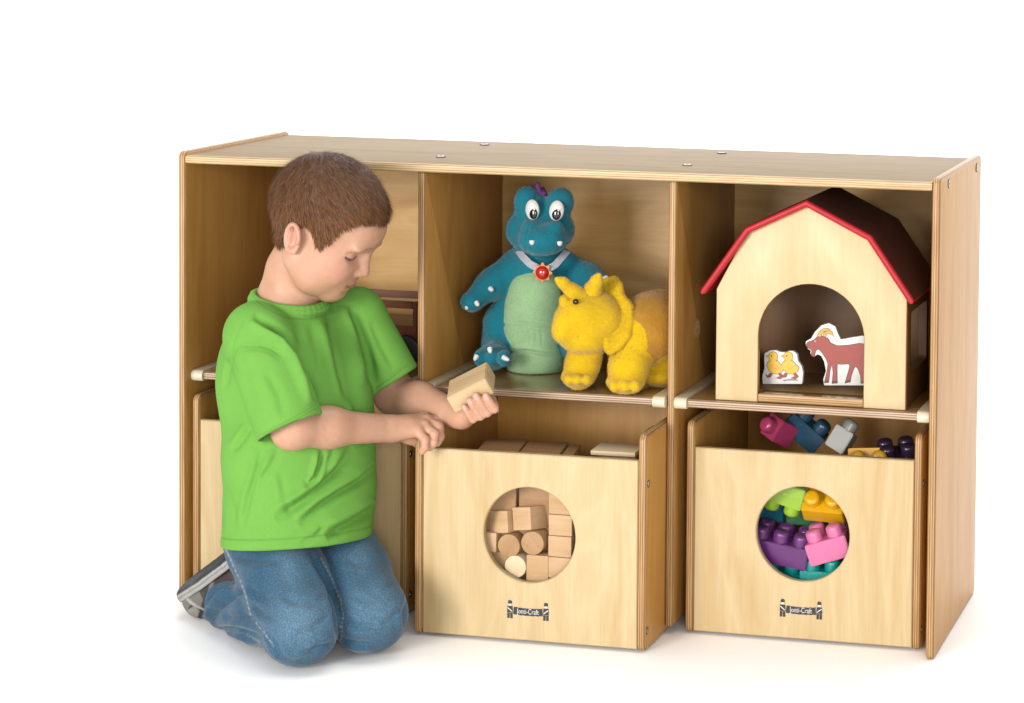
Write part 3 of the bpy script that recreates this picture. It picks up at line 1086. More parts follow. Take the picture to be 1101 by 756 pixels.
# ------------------------------------------------------------------ toy barn
def toy_barn():
    o = thing('toy_barn', 'wooden toy barn with red gambrel roof and arched doorway in the right compartment', 'toy barn', (1.02, 0.13, ZS))
    B = Vector(o.location)
    x0, x1, z0 = -0.1475, 0.1460, 0.0005
    yf, yb = 0.0305 - B.y, 0.235 - B.y
    gab = [(x0, z0), (x1, z0), (x1, 0.1770), (0.0890, 0.2560), (-0.0070, 0.3020), (-0.1010, 0.2590), (x0, 0.1700)]
    th = 0.0125

    def arched(y, name, mats, ax0, ax1, spring, foot):
        cx, r = (ax0 + ax1) / 2, (ax1 - ax0) / 2
        arch = [(ax1, z0)] + [(cx + r * math.cos(t), spring + r * math.sin(t)) for t in np.linspace(0, PI, 28)] + [(ax0, z0)]
        ol = [(x0, z0)] + arch[::-1] + [(x1, z0)] + gab[2:]
        return link(name, finish(prism(ol, 'Y', th, 0.0012, 2), name), mats, o, (0, y + th / 2, 0))
    arched(yf, 'front_wall', [M['barn'], M['plyYZ']], -0.0815, 0.0815, 0.1020, 0)
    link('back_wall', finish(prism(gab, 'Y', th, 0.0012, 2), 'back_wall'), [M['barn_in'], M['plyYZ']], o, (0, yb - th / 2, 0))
    # side walls with a window opening
    for xs in (x0 + 0.0005, x1 - th - 0.0005):
        ya, yc = yf + th + .0004, yb - th - .0004
        bm = bmesh.new()
        zt, wa, wc, wz0, wz1 = 0.166, ya + 0.026, yc - 0.018, 0.050, 0.142
        parts = [(ya, wa, z0, zt), (wc, yc, z0, zt), (wa, wc, z0, wz0), (wa, wc, wz1, zt)]
        ring_o = [(ya, z0), (yc, z0), (yc, zt), (ya, zt)]
        ring_i = round_outline([(wa, wz0), (wc, wz0), (wc, wz1), (wa, wz1)], 0.004, 1)
        vo = [[bm.verts.new((s, y, z)) for y, z in ring_o] for s in (0, th)]
        vi = [[bm.verts.new((s, y, z)) for y, z in ring_i] for s in (0, th)]
        n = len(ring_i)
        for s in (0, 1):
            for k in range(4):
                ia, ib = vi[s][2 * k], vi[s][2 * k + 1]
                ic = vi[s][(2 * k + 2) % n]
                bm.faces.new((vo[s][k], ia, ib))
                bm.faces.new((vo[s][k], ib, ic, vo[s][(k + 1) % 4]))
        for k in range(4):
            bm.faces.new((vo[0][k], vo[0][(k + 1) % 4], vo[1][(k + 1) % 4], vo[1][k]))
        for k in range(n):
            bm.faces.new((vi[0][k], vi[0][(k + 1) % n], vi[1][(k + 1) % n], vi[1][k]))
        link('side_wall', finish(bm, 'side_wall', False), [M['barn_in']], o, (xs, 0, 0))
    bm = prism([(x0 + th + .001, yf + th * .45), (-0.0822, yf + th * .45), (0.0822, yf + th * .45), (x1 - th - .001, yf + th * .45), (x1 - th - .001, yb - th - .001), (x0 + th + .001, yb - th - .001)], 'Z', 0.0125, 0.001, 2)
    bm.free()
    bm = prism(round_outline([(-0.0810, yf + .0006), (0.0810, yf + .0006), (0.0810, yf + th + .02), (-0.0810, yf + th + .02)], 0.0006, 1), 'Z', 0.0125, 0.001, 2)
    link('floor_board', finish(bm, 'floor_board'), [M['shelf_top'], M['plyZX']], o, (0, 0, 0.0072))
    bm = prism([(x0 + th + .001, yf + th + .0206), (x1 - th - .001, yf + th + .0206), (x1 - th - .001, yb - th - .001), (x0 + th + .001, yb - th - .001)], 'Z', 0.0125, 0.0008, 2)
    link('floor_board', finish(bm, 'floor_board'), [M['shelf_top'], M['plyZX']], o, (0, 0, 0.0070))
    # gambrel roof, one folded slab with a rounded front edge
    out = [(-0.1720, 0.1660), (-0.1015, 0.2662), (-0.0075, 0.3115), (0.0930, 0.2620), (0.1600, 0.1660)]
    tk = 0.0098
    nrm = []
    for i in range(len(out)):
        ns = []
        for a_, b_ in ((i - 1, i), (i, i + 1)):
            if 0 <= a_ and b_ < len(out):
                e = Vector(out[b_]) - Vector(out[a_])
                ns.append(Vector((-e.y, e.x)).normalized() * -1)
        nn = sum(ns, Vector((0, 0)))
        nrm.append(nn / (nn.length_squared / len(ns)) if len(ns) > 1 else ns[0])
    ya, yc_ = yf - 0.012, yb + 0.004
    sec = round_outline([(ya, 0), (yc_, 0), (yc_, tk), (ya, tk)], 0.0044, 4)
    bm = bmesh.new()
    stations = []
    for i, p in enumerate(out):
        # the two eave ends are rounded over as well
        if i in (0, len(out) - 1):
            d = (Vector(out[1]) - Vector(out[0])).normalized() if i == 0 else (Vector(out[-2]) - Vector(out[-1])).normalized()
            ends = [(Vector(p) + d * .0046 * (1 - math.cos(t)) , 1 - .0046 * (1 - math.sin(t)) / (tk / 2)) for t in np.linspace(0.15, PI / 2, 4)]
            st = [(q_, nrm[i], k_) for q_, k_ in ends]
            stations += st if i == 0 else st[::-1]
        else:
            stations.append((Vector(p), nrm[i], 1.0))
    rings = []
    for p, n_, k in stations:
        rings.append([bm.verts.new((p.x - n_.x * (tk / 2 + (t - tk / 2) * k) * -1, y, p.y - n_.y * (tk / 2 + (t - tk / 2) * k) * -1)) for y, t in sec])
    m_ = len(sec)
    for r0, r1 in zip(rings, rings[1:]):
        for i in range(m_):
            bm.faces.new((r0[i], r0[(i + 1) % m_], r1[(i + 1) % m_], r1[i]))
    bm.faces.new(rings[0]); bm.faces.new(rings[-1])
    rf = link('roof', finish(bm, 'roof', True, 30), [M['red_roof'], M['roof_shade']], o)
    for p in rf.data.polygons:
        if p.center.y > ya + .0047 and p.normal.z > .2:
            p.material_index = 1  # slopes behind the front edge take the shade-darkened red
    return o


toy_barn()


# ------------------------------------------------------------------ flat printed animal blocks standing in the barn
def silhouette(name, label, cat, pts, px0, py0, Y, th=0.010):
    """thick cut-out wooden block with a printed face, standing on the barn floor"""
    z0 = ZS + 0.0137
    base = at(px0, py0, Y)
    o = thing(name, label, cat, (base[0], Y, z0))

    def q(x, y):
        p = at(x, y, Y - th / 2)
        return (p[0] - base[0], max(0.0, p[2] - z0))
    ol = [q(*p) for p in pts]
    blk = link('block', finish(prism(round_outline(ol, 0.0016, 2), 'Y', th, 0.0006, 2), 'block'), [M['white'], M['white']], o)
    return o, q, th


brown = plain('brown_print', (0.34, 0.034, 0.014), 0.4)
dark = plain('dark_outline_print', (0.020, 0.012, 0.010), 0.4)
amber = plain('amber_print', (0.78, 0.36, 0.02), 0.4)
yelp = plain('yellow_print', (0.86, 0.50, 0.02), 0.4)


def scale_off(pts, d):
    r = []
    n = len(pts)
    A = sum(pts[i - 1][0] * pts[i][1] - pts[i][0] * pts[i - 1][1] for i in range(n))
    s = 1 if A > 0 else -1
    for i in range(n):
        a, p, b = Vector(pts[i - 1]), Vector(pts[i]), Vector(pts[(i + 1) % n])
        n1 = Vector(((p - a).y, -(p - a).x))
        n2 = Vector(((b - p).y, -(b - p).x))
        n1 = n1.normalized() if n1.length > 1e-9 else n1
        n2 = n2.normalized() if n2.length > 1e-9 else n2
        nn = (n1 + n2)
        nn = nn / max(0.45, nn.length_squared / 2)
        r.append(tuple(p + nn * d * s))
    return r


def printed(o, name, q, polys, th):
    """one printed figure: each polygon a thin ink layer, dark keyline under it"""
    bm = bmesh.new()
    mats = []
    for i, (pts, mt, key) in enumerate(polys):
        pp = [q(*p) for p in pts]
        if key:
            kk = scale_off(pp, key)
            if dark not in mats:
                mats.append(dark)
            flat(bm, kk, -th / 2 - 0.0003 - 0.00002 * i, mats.index(dark), 0.0003)
        if mt not in mats:
            mats.append(mt)
        flat(bm, pp, -th / 2 - 0.0006 - 0.00003 * i, mats.index(mt), 0.0004)
    return link(name, finish(bm, name, False), mats, o)


def goat():
    pts = [(866, 370), (866.5, 367), (872, 364), (876, 357), (883, 350), (891, 347.5), (898, 351), (901, 359), (904, 365), (915, 363), (927, 361), (934, 363), (936, 372), (934, 390), (935, 414.5), (886, 414.5), (885, 408), (888, 399), (886, 389), (883, 383), (879, 381), (875, 384), (871, 380), (872, 376)]
    o, q, th = silhouette('toy_goat', 'cut-out goat block with a brown goat on white, standing right in the barn doorway', 'animal block', pts, 905, 414, 0.085)
    body = [(866.6, 371), (869, 368), (875, 366), (878, 363), (884, 361.5), (890, 364), (893, 369), (900, 372), (912, 371.5), (924, 369.5), (932, 370.5), (932.5, 378), (930, 384), (929.5, 391), (930.5, 399), (930, 406), (930.5, 411.5), (926, 412), (925.5, 404), (923, 397), (920, 393), (917.5, 397), (915, 404), (914, 410.5), (909, 411.5), (911.5, 403), (914, 394), (913, 391), (905, 391.5), (900, 391), (899.8, 399), (900, 411.5), (895, 412), (896, 401), (894.5, 392), (892, 399), (890.8, 410.5), (886.8, 411), (889.5, 399), (890.5, 391), (888, 385), (884, 379), (880.5, 375), (877, 376.5), (875.2, 383.5), (872.3, 381.5), (873.5, 377), (870, 374.5)]
    h1 = [(879, 361.5), (880.5, 357), (885, 353.6), (890, 353.2), (893, 354.5), (888, 355.6), (884, 358), (882.5, 362)]
    h2 = [(885, 361.5), (886, 358), (890, 355.4), (894.5, 356.6), (896.5, 361.8), (892.5, 359), (889, 359), (887.5, 362)]
    printed(o, 'goat_print', q, [(body, brown, 0.0009), (h1, amber, 0.0007), (h2, amber, 0.0007),
                                 (oval(876.5, 366.8, .8, .8, 8), M['white'], 0), (oval(876.6, 366.9, .4, .45, 8), dark, 0),
                                 ([(868, 374), (872, 376.2), (872.5, 377.4), (869, 375.2)], M['white'], 0),
                                 ([(886.8, 409.2), (890.6, 409.0), (890.8, 411.6), (886, 411.8)], dark, 0), ([(895, 409.8), (900, 409.6), (900.4, 412.2), (894.4, 412.4)], dark, 0),
                                 ([(909.6, 409.4), (914, 408.8), (914, 411.2), (908.6, 411.8)], dark, 0), ([(926, 410), (930.4, 409.6), (931, 412), (925.4, 412.4)], dark, 0)], th)


goat()


def chicks():
    pts = [(820, 413), (819.5, 404), (822, 396), (821.5, 388), (822, 380), (827, 377), (834, 376.5), (839, 378.5), (844, 379), (848, 377.5), (853, 377.5), (857, 381), (858, 388), (862, 394), (863.5, 401), (862.5, 413)]
    o, q, th = silhouette('toy_chicks', 'small cut-out block with two yellow chicks on white, standing left in the barn doorway', 'animal block', pts, 841, 413, 0.078)
    P_ = []
    for dx, k in ((0, 0), (16.2, 1)):
        P_ += [(oval(831.5 + dx, 383.5, 4.8, 5.0, 16), yelp, 0.0007),
               ([(826 + dx, 389), (830 + dx, 387), (836 + dx, 388), (840 + dx, 392.5), (843 + dx, 395.5), (841 + dx, 399.5), (836 + dx, 402), (830.5 + dx, 401.5), (826.5 + dx, 397.5), (824.5 + dx, 393)], yelp, 0.0007),
               (oval(833 + dx, 394.2, 3.2, 2.6, 12, 0.4), amber, 0.0004), (oval(833.2 + dx, 393.8, 2.4, 1.8, 12, 0.4), yelp, 0),
               ([(827.5 + dx, 381.5), (823.6 + dx, 382.8), (827 + dx, 385.4)], amber, 0.0004),
               (oval(829.7 + dx, 382.6, .75, .9, 8), dark, 0),
               ([(828 + dx, 401), (825.5 + dx, 404), (822.5 + dx, 402), (825 + dx, 406), (829 + dx, 405.4), (830.5 + dx, 402)], brown, 0.0003),
               ([(836.5 + dx, 401.5), (838.5 + dx, 404.5), (834 + dx, 406.6), (839 + dx, 407.6), (842.5 + dx, 405), (840 + dx, 401.5)], brown, 0.0003)]
    P_.append(([(842, 408.6), (850, 407.8), (858, 408.2), (857.5, 409.1), (850, 408.7), (842.5, 409.4)], dark, 0))
    printed(o, 'chick_print', q, P_, th)


chicks()


# ------------------------------------------------------------------ wooden blocks
M['block'] = wood('beech_block', (0.72, 0.475, 0.265), 'X', rough=0.6, contrast=1.1, coat=0)
M['block_z'] = wood('beech_block_upright', (0.50, 0.28, 0.13), 'Z', rough=0.5, contrast=0.6, coat=0)
M['block_pale'] = wood('pale_block', (0.88, 0.70, 0.46), 'Y', rough=0.5, contrast=0.4, coat=0)
M['block_tan'] = wood('tan_block', (0.56, 0.345, 0.175), 'Y', rough=0.6, contrast=1.1, coat=0)
GB = 'wooden building blocks in the middle bin'


def wblock(label, c, size, rot=(0, 0, 0), mat='block', bev=0.0016):
    bm = bmesh.new()
    bmesh.ops.create_cube(bm, size=1)
    for v in bm.verts:
        v.co = Vector((v.co.x * size[0], v.co.y * size[1], v.co.z * size[2]))
    bmesh.ops.bevel(bm, geom=bm.edges[:], offset=bev, segments=2, affect='EDGES', profile=0.6)
    o = link('wooden_block', finish(bm, 'wooden_block', big=.2), M[mat], None, c, rot)
    return tag(o, label, 'block', GB)


def wrod(label, c, r, length, mat):
    bm = prism([(r * math.cos(2 * PI * i / 40), r * math.sin(2 * PI * i / 40)) for i in range(40)], 'Y', length, 0.0016, 2)
    o = link('wooden_cylinder', finish(bm, 'wooden_cylinder'), [M[mat], M[mat]], None, c)
    return tag(o, label, 'block', GB)


yw = -0.0585
wblock('left one of two tilted cubes side by side in the middle round window', (0.5655, yw + .036, 0.1735), (0.0352, 0.062, 0.0335), (-0.10, -0.14, -0.30))
wblock('right one of two tilted cubes side by side in the middle round window', (0.6045, yw + .033, 0.1815), (0.0352, 0.062, 0.0345), (-0.10, -0.16, -0.34))
wrod('tan round rod end left under the tilted cubes', (0.5745, yw + .032, 0.1425), 0.0178, 0.062, 'block_tan')
wrod('tan round rod end right under the tilted cubes', (0.6122, yw + .032, 0.1490), 0.0182, 0.062, 'block_tan')
wrod('pale round rod end at the bottom of the middle window', (0.5855, yw + .030, 0.1115), 0.0172, 0.060, 'block_pale')
wblock('square block end beside the pale rod at the bottom of the middle window', (0.6203, yw + .031, 0.1110), (0.0350, 0.060, 0.0400), mat='block')
for nm, z in (('top', 0.2120), ('second from top', 0.1795), ('third from top', 0.1470), ('lowest', 0.1145)):
    wblock(nm + ' block of the right hand stack in the middle round window', (0.6567, yw + .030, z), (0.0370, 0.060, 0.0318), (0, 0, random.uniform(-.03, .03)), random.choice(['block', 'block']))
wblock('small block at the left rim of the middle window beside the tan rod', (0.5395, yw + .030, 0.1465), (0.031, 0.060, 0.0300), (0, 0.04, 0))
wblock('leaning block at the upper left rim behind the tilted cubes', (0.5385, yw + .050, 0.1890), (0.034, 0.060, 0.042), (0, -0.45, 0), 'block_tan')
wblock('dark tilted block at the lower left rim beside the pale rod', (0.5500, yw + .040, 0.1130), (0.034, 0.060, 0.036), (0, 0.5, 0), 'block_tan')
wblock('wide block lying behind and above the tilted cubes in the middle window', (0.5950, yw + .085, 0.2150), (0.085, 0.040, 0.042), (0, -0.03, 0), 'block_tan')
A0 = -0.10
wblock('left upright block of the row rising above the front of the middle bin', (0.5390, 0.0080, 0.1552), (0.064, 0.104, 0.2500), (0, 0, 0.16), 'block_z')
wblock('middle upright block of the row rising above the front of the middle bin', (0.6045, 0.0165, 0.1547), (0.062, 0.086, 0.2500), (0, 0, 0.16), 'block_z')
wblock('narrow right upright block of the row rising above the front of the middle bin', (0.6470, 0.0215, 0.1537), (0.018, 0.080, 0.2480), (0, 0, 0.16), 'block_z')
wblock('thin pale plank lying at the back right in the middle bin', (0.7235, 0.0160, 0.2835), (0.070, 0.062, 0.0070), (0, 0, 0.04), 'block_pale')
wblock('tan upright block holding the thin plank in the middle bin', (0.7260, 0.0280, 0.1545), (0.058, 0.050, 0.2500), (0, 0, 0.04), 'block_z')
wblock('tall block standing in the right rear corner of the middle bin', (0.7585, 0.1150, 0.1635), (0.034, 0.050, 0.2680), (0, 0, 0.0), 'block_tan')

# ------------------------------------------------------------------ plastic bricks
GP = 'plastic building bricks in the right bin'


def brick(label, c, col, nx=2, ny=2, rot=(0, 0, 0), hz=0.034, u=0.0325, mat=None):
    mt = mat or plain('brick_plastic', col, 0.28, vary=0.02, scale=20)
    o = thing('plastic_brick', label, 'toy brick', c, GP, rot)
    bm = bmesh.new()
    bmesh.ops.create_cube(bm, size=1)
    for v in bm.verts:
        v.co = Vector((v.co.x * u * nx, v.co.y * u * ny, v.co.z * hz))
    bmesh.ops.bevel(bm, geom=bm.edges[:], offset=0.0014, segments=2, affect='EDGES')
    link('body', finish(bm, 'body', big=.2), mt, o)
    r, hs = 0.0126, 0.0175
    prof = [(r, 0), (r, hs - 0.006)] + [(r - 0.006 + 0.006 * math.cos(t), hs - 0.006 + 0.006 * math.sin(t)) for t in np.linspace(0.3, PI / 2, 4)] + [(0.0, hs)]
    bm = bmesh.new()
    rings = [[bm.verts.new((pr * math.cos(2 * PI * i / 20), pr * math.sin(2 * PI * i / 20), pz)) for i in range(20)] for pr, pz in prof[:-1]]
    top = bm.verts.new((0, 0, hs))
    for a, b in zip(rings, rings[1:]):
        for i in range(20):
            bm.faces.new((a[i], a[(i + 1) % 20], b[(i + 1) % 20], b[i]))
    for i in range(20):
        bm.faces.new((rings[-1][i], rings[-1][(i + 1) % 20], top))
    me = finish(bm, 'stud', True, 40)
    me.materials.append(mt)
    for i in range(nx):
        for j in range(ny):
            s = bpy.data.objects.new('stud', me)
            COL.objects.link(s)
            s.location = ((i - (nx - 1) / 2) * u, (j - (ny - 1) / 2) * u, hz / 2 - 0.0003)
            s.parent = o
    return o


PINK, PURP, LIME, YELB, TEALB = (0.80, 0.20, 0.42), (0.145, 0.030, 0.185), (0.33, 0.56, 0.028), (0.86, 0.46, 0.004), (0.0, 0.33, 0.29)
MAG, BLUE, GREY, GREEN = (0.40, 0.045, 0.13), (0.020, 0.070, 0.125), (0.25, 0.25, 0.235), (0.012, 0.13, 0.045)
brick('pink brick tilted right, studs up, in the right round window', (1.0410, 0.093, 0.1400), PINK, rot=(0.08, -0.32, 0.05))
brick('purple brick with studs up at the left of the right round window', (0.9640, 0.096, 0.1290), PURP, 3, 2, rot=(0.10, 0.14, 0.0), u=0.0315)
brick('lime green brick lying studs down at the top left of the right round window', (0.9690, 0.094, 0.2170), LIME, 2, 1, rot=(PI + 0.10, 0.25, 0.0))
brick('yellow brick with studs facing out at the top of the right round window', (1.0310, 0.106, 0.2080), YELB, 2, 2, rot=(0.85, 0.03, 0.0))
brick('teal brick with studs up at the bottom of the right round window', (1.0330, 0.098, 0.0880), TEALB, 2, 2, rot=(0.05, -0.03, -0.06))
brick('second teal brick low at the left in the right round window', (0.9620, 0.104, 0.0820), (0.0, 0.26, 0.25), 2, 2, rot=(0.1, 0.10, 0.12))
brick('dark green brick deep between the lime and pink bricks in the right window', (0.9920, 0.150, 0.1800), GREEN, 2, 2, rot=(0.1, 0.05, 0.2))
brick('blue brick deep behind the purple studs in the right window', (0.9350, 0.150, 0.1850), (0.01, 0.13, 0.20), 2, 2, rot=(0.1, 0.05, -0.2))
# the heap showing above the front board; its shade is put into duller colours
brick('magenta brick with a stud pointing left on the heap in the right bin', (0.9440, 0.155, 0.2985), MAG, 1, 1, rot=(0.55, -1.05, 0.35), u=0.036, hz=0.038)
brick('dark blue brick standing on edge behind the grey one in the right bin', (0.9800, 0.175, 0.2960), BLUE, 2, 1, rot=(0.25, 0.70, 0.15))
brick('grey brick tilted up beside the dark blue one in the right bin', (1.0470, 0.135, 0.2930), GREY, 1, 1, rot=(-0.35, 0.45, -0.2), u=0.032, hz=0.036)
brick('flat yellow brick low at the right of the heap in the right bin', (1.0930, 0.130, 0.2680), (0.80, 0.42, 0.01), 2, 1, rot=(1.35, -0.05, 0.12), hz=0.026)
brick('dark purple brick at the right end of the heap in the right bin', (1.1330, 0.150, 0.2600), (0.035, 0.018, 0.05), 2, 2, rot=(0.12, -0.10, 0.3))


# ------------------------------------------------------------------ toy wagon behind the boy
def toy_wagon():
    o = thing('toy_wagon', 'reddish brown wooden toy wagon with railed sides and black wheels in the left compartment', 'toy wagon', (0.235, 0.215, ZS))
    rw = wood('red_brown_wood', (0.20, 0.060, 0.026), 'X', rough=0.4, contrast=0.6)

    def bx(name, lo, hi):
        lo, hi = Vector(lo), Vector(hi)
        c, s = (lo + hi) / 2, (hi - lo) / 2
        bm = bmesh.new()
        bmesh.ops.create_cube(bm, size=2)
        for v in bm.verts:
            v.co = Vector((v.co.x * s.x, v.co.y * s.y, v.co.z * s.z))
        bmesh.ops.bevel(bm, geom=bm.edges[:], offset=0.0012, segments=2, affect='EDGES')
        return link(name, finish(bm, name, big=.2), rw, o, c)
    xr = 0.1045
    bx('bed', (-0.13, -0.055, 0.034), (xr, 0.055, 0.066))
    for y in (-0.055, 0.047):
        bx('top_rail', (-0.13, y, 0.0935), (xr - .0082, y + 0.008, 0.1055))
        bx('post', (xr - 0.008, y, 0.0662), (xr, y + 0.008, 0.1055))
        bx('post', (-0.138, y, 0.0662), (-0.1302, y + 0.008, 0.1055))
    for x in (0.087, -0.095):
        for y in (-0.066, 0.058):
            wh = disc('wheel', o, (x, y + 0.004, 0.0262), 'Y', 0.0258, 0.010, M['black'], 0.002, 36)
            disc('hub', wh, (0, 0, 0), 'Y', 0.007, 0.0122, rw, 0.0006, 16)
    return o


toy_wagon()


# ------------------------------------------------------------------ the kneeling boy, built in his own frame
# u = to the right along the viewer's horizon, v = away, z = up; origin on the floor under him
BA = math.radians(24.4)
BO = np.array([0.25, -0.13, 0.0])
E1 = np.array([math.cos(BA), math.sin(BA), 0.0])
E2 = np.array([-math.sin(BA), math.cos(BA), 0.0])


def b(x, y, v):
    d = FW * CAM['f'] + RT * (x - CAM['px']) - UP * (y - CAM['py'])
    t = (v - (CP - BO) @ E2) / (d @ E2)
    p = CP + t * d - BO
    return np.array([p @ E1, v, p[2]])


def bpx(V):
    """where points of the boy's frame fall in the photograph (used to lay out folds and seams)"""
    Wd = BO + V[:, :1] * E1 + V[:, 1:2] * E2 + V[:, 2:3] * np.array([0, 0, 1.0])
    d = Wd - CP
    z = d @ FW
    return np.stack([CAM['px'] + CAM['f'] * (d @ RT) / z, CAM['py'] - CAM['f'] * (d @ UP) / z], 1)


VIEW = (b(320, 420, 0.0) - b(320, 420, -1.0))
VIEW = VIEW / np.linalg.norm(VIEW)


def poly_dist(P_, pts):
    """signed distance and running parameter of 2D points to a polyline"""
    pts = np.array(pts, float)
    seg = np.linalg.norm(np.diff(pts, axis=0), axis=1)
    cum = np.concatenate([[0], np.cumsum(seg)])
    best = np.full(len(P_), 1e9)
    sg = np.zeros(len(P_))
    tt = np.zeros(len(P_))
    for i in range(len(pts) - 1):
        a, d = pts[i], pts[i + 1] - pts[i]
        t = np.clip(((P_ - a) @ d) / (d @ d), 0, 1)
        q = P_ - a - t[:, None] * d
        r = np.linalg.norm(q, axis=1)
        cr = d[0] * q[:, 1] - d[1] * q[:, 0]
        m_ = r < best
        best[m_] = r[m_]
        sg[m_] = np.sign(cr[m_])
        tt[m_] = (cum[i] + t[m_] * seg[i]) / cum[-1]
    return best, sg, tt


def folds(V, F, defs, gate=-0.05):
    """press folds into the cloth: each a line with depth (m), width and a raised lip on one side"""
    N = vnormals(V, F)
    front = np.clip((-(N @ VIEW) - gate) / 0.25, 0, 1)
    P_ = bpx(V)
    disp = np.zeros(len(V))
    for pts, amp, wd, lip in defs:
        d, s, t = poly_dist(P_, pts)
        end = np.clip(np.minimum(t, 1 - t) / 0.22, 0, 1) ** 0.7
        end = np.where((t <= 0) | (t >= 1), 0, end)
        sd = d * s
        disp += 1.7 * amp * end * (-np.exp(-(sd / wd) ** 2) + lip * np.exp(-((sd - 1.7 * wd) / (1.1 * wd)) ** 2))
    return V + N * (disp * front)[:, None]


# head frame (x forward, y to his left, z up)
HR = np.array([[0.8550136326985622, 0.3766622181322129, 0.3564789774044599],
               [-0.32896665381569995, 0.9253030805063597, -0.1886667694183125],
               [-0.40091473978504405, 0.04404296353746569, 0.915056057728666]])
H0 = np.array([0.0468, -0.010, 0.6223])


def hd(x, y, z):
    return H0 + HR @ np.array([x, y, z])


def head_core(v):
    """skull, face without ears and nose; shared by the skin and the hair"""
    def B_(c, r, k, rot=None):
        v.ball(hd(*c), r, k, HR if rot is None else HR @ rot)
    B_((-.003, 0, .033), (.0835, .0705, .0745), 0)
    B_((.040, 0, .028), (.0515, .0560, .0430), .020)
    B_((.028, 0, -.030), (.0500, .0560, .0580), .022)
    B_((.000, 0, -.020), (.055, .059, .055), .02)


JT = {}
JT['SR'] = b(286, 368, -.075)
JT['ER'] = b(316, 459, -.130)
JT['WR'] = b(421, 461, -.050)
JT['SL'] = b(382, 338, .080)
JT['EL'] = b(424, 424, .085)
JT['WL'] = b(497, 447, -.028)
NK0, NK1 = b(309, 330, .010), b(314, 290, .006)
PEL = b(300, 560, .030)

# block held in the left hand: corner and edge vectors
BK0 = b(480, 428.2, -.100)
BKa = np.array([.0562, -.0132, .0304])
BKc = np.array([.0075, .0644, .0140])
BKc = BKc - BKa * (BKc @ BKa) / (BKa @ BKa)
BKb = np.cross(BKa, BKc)
BKb = -BKb / np.linalg.norm(BKb) * .0272 if (-BKb)[2] < 0 else BKb / np.linalg.norm(BKb) * .0272


def blk(s, t, c):
    return BK0 + BKa * s + BKb * t + BKc * c


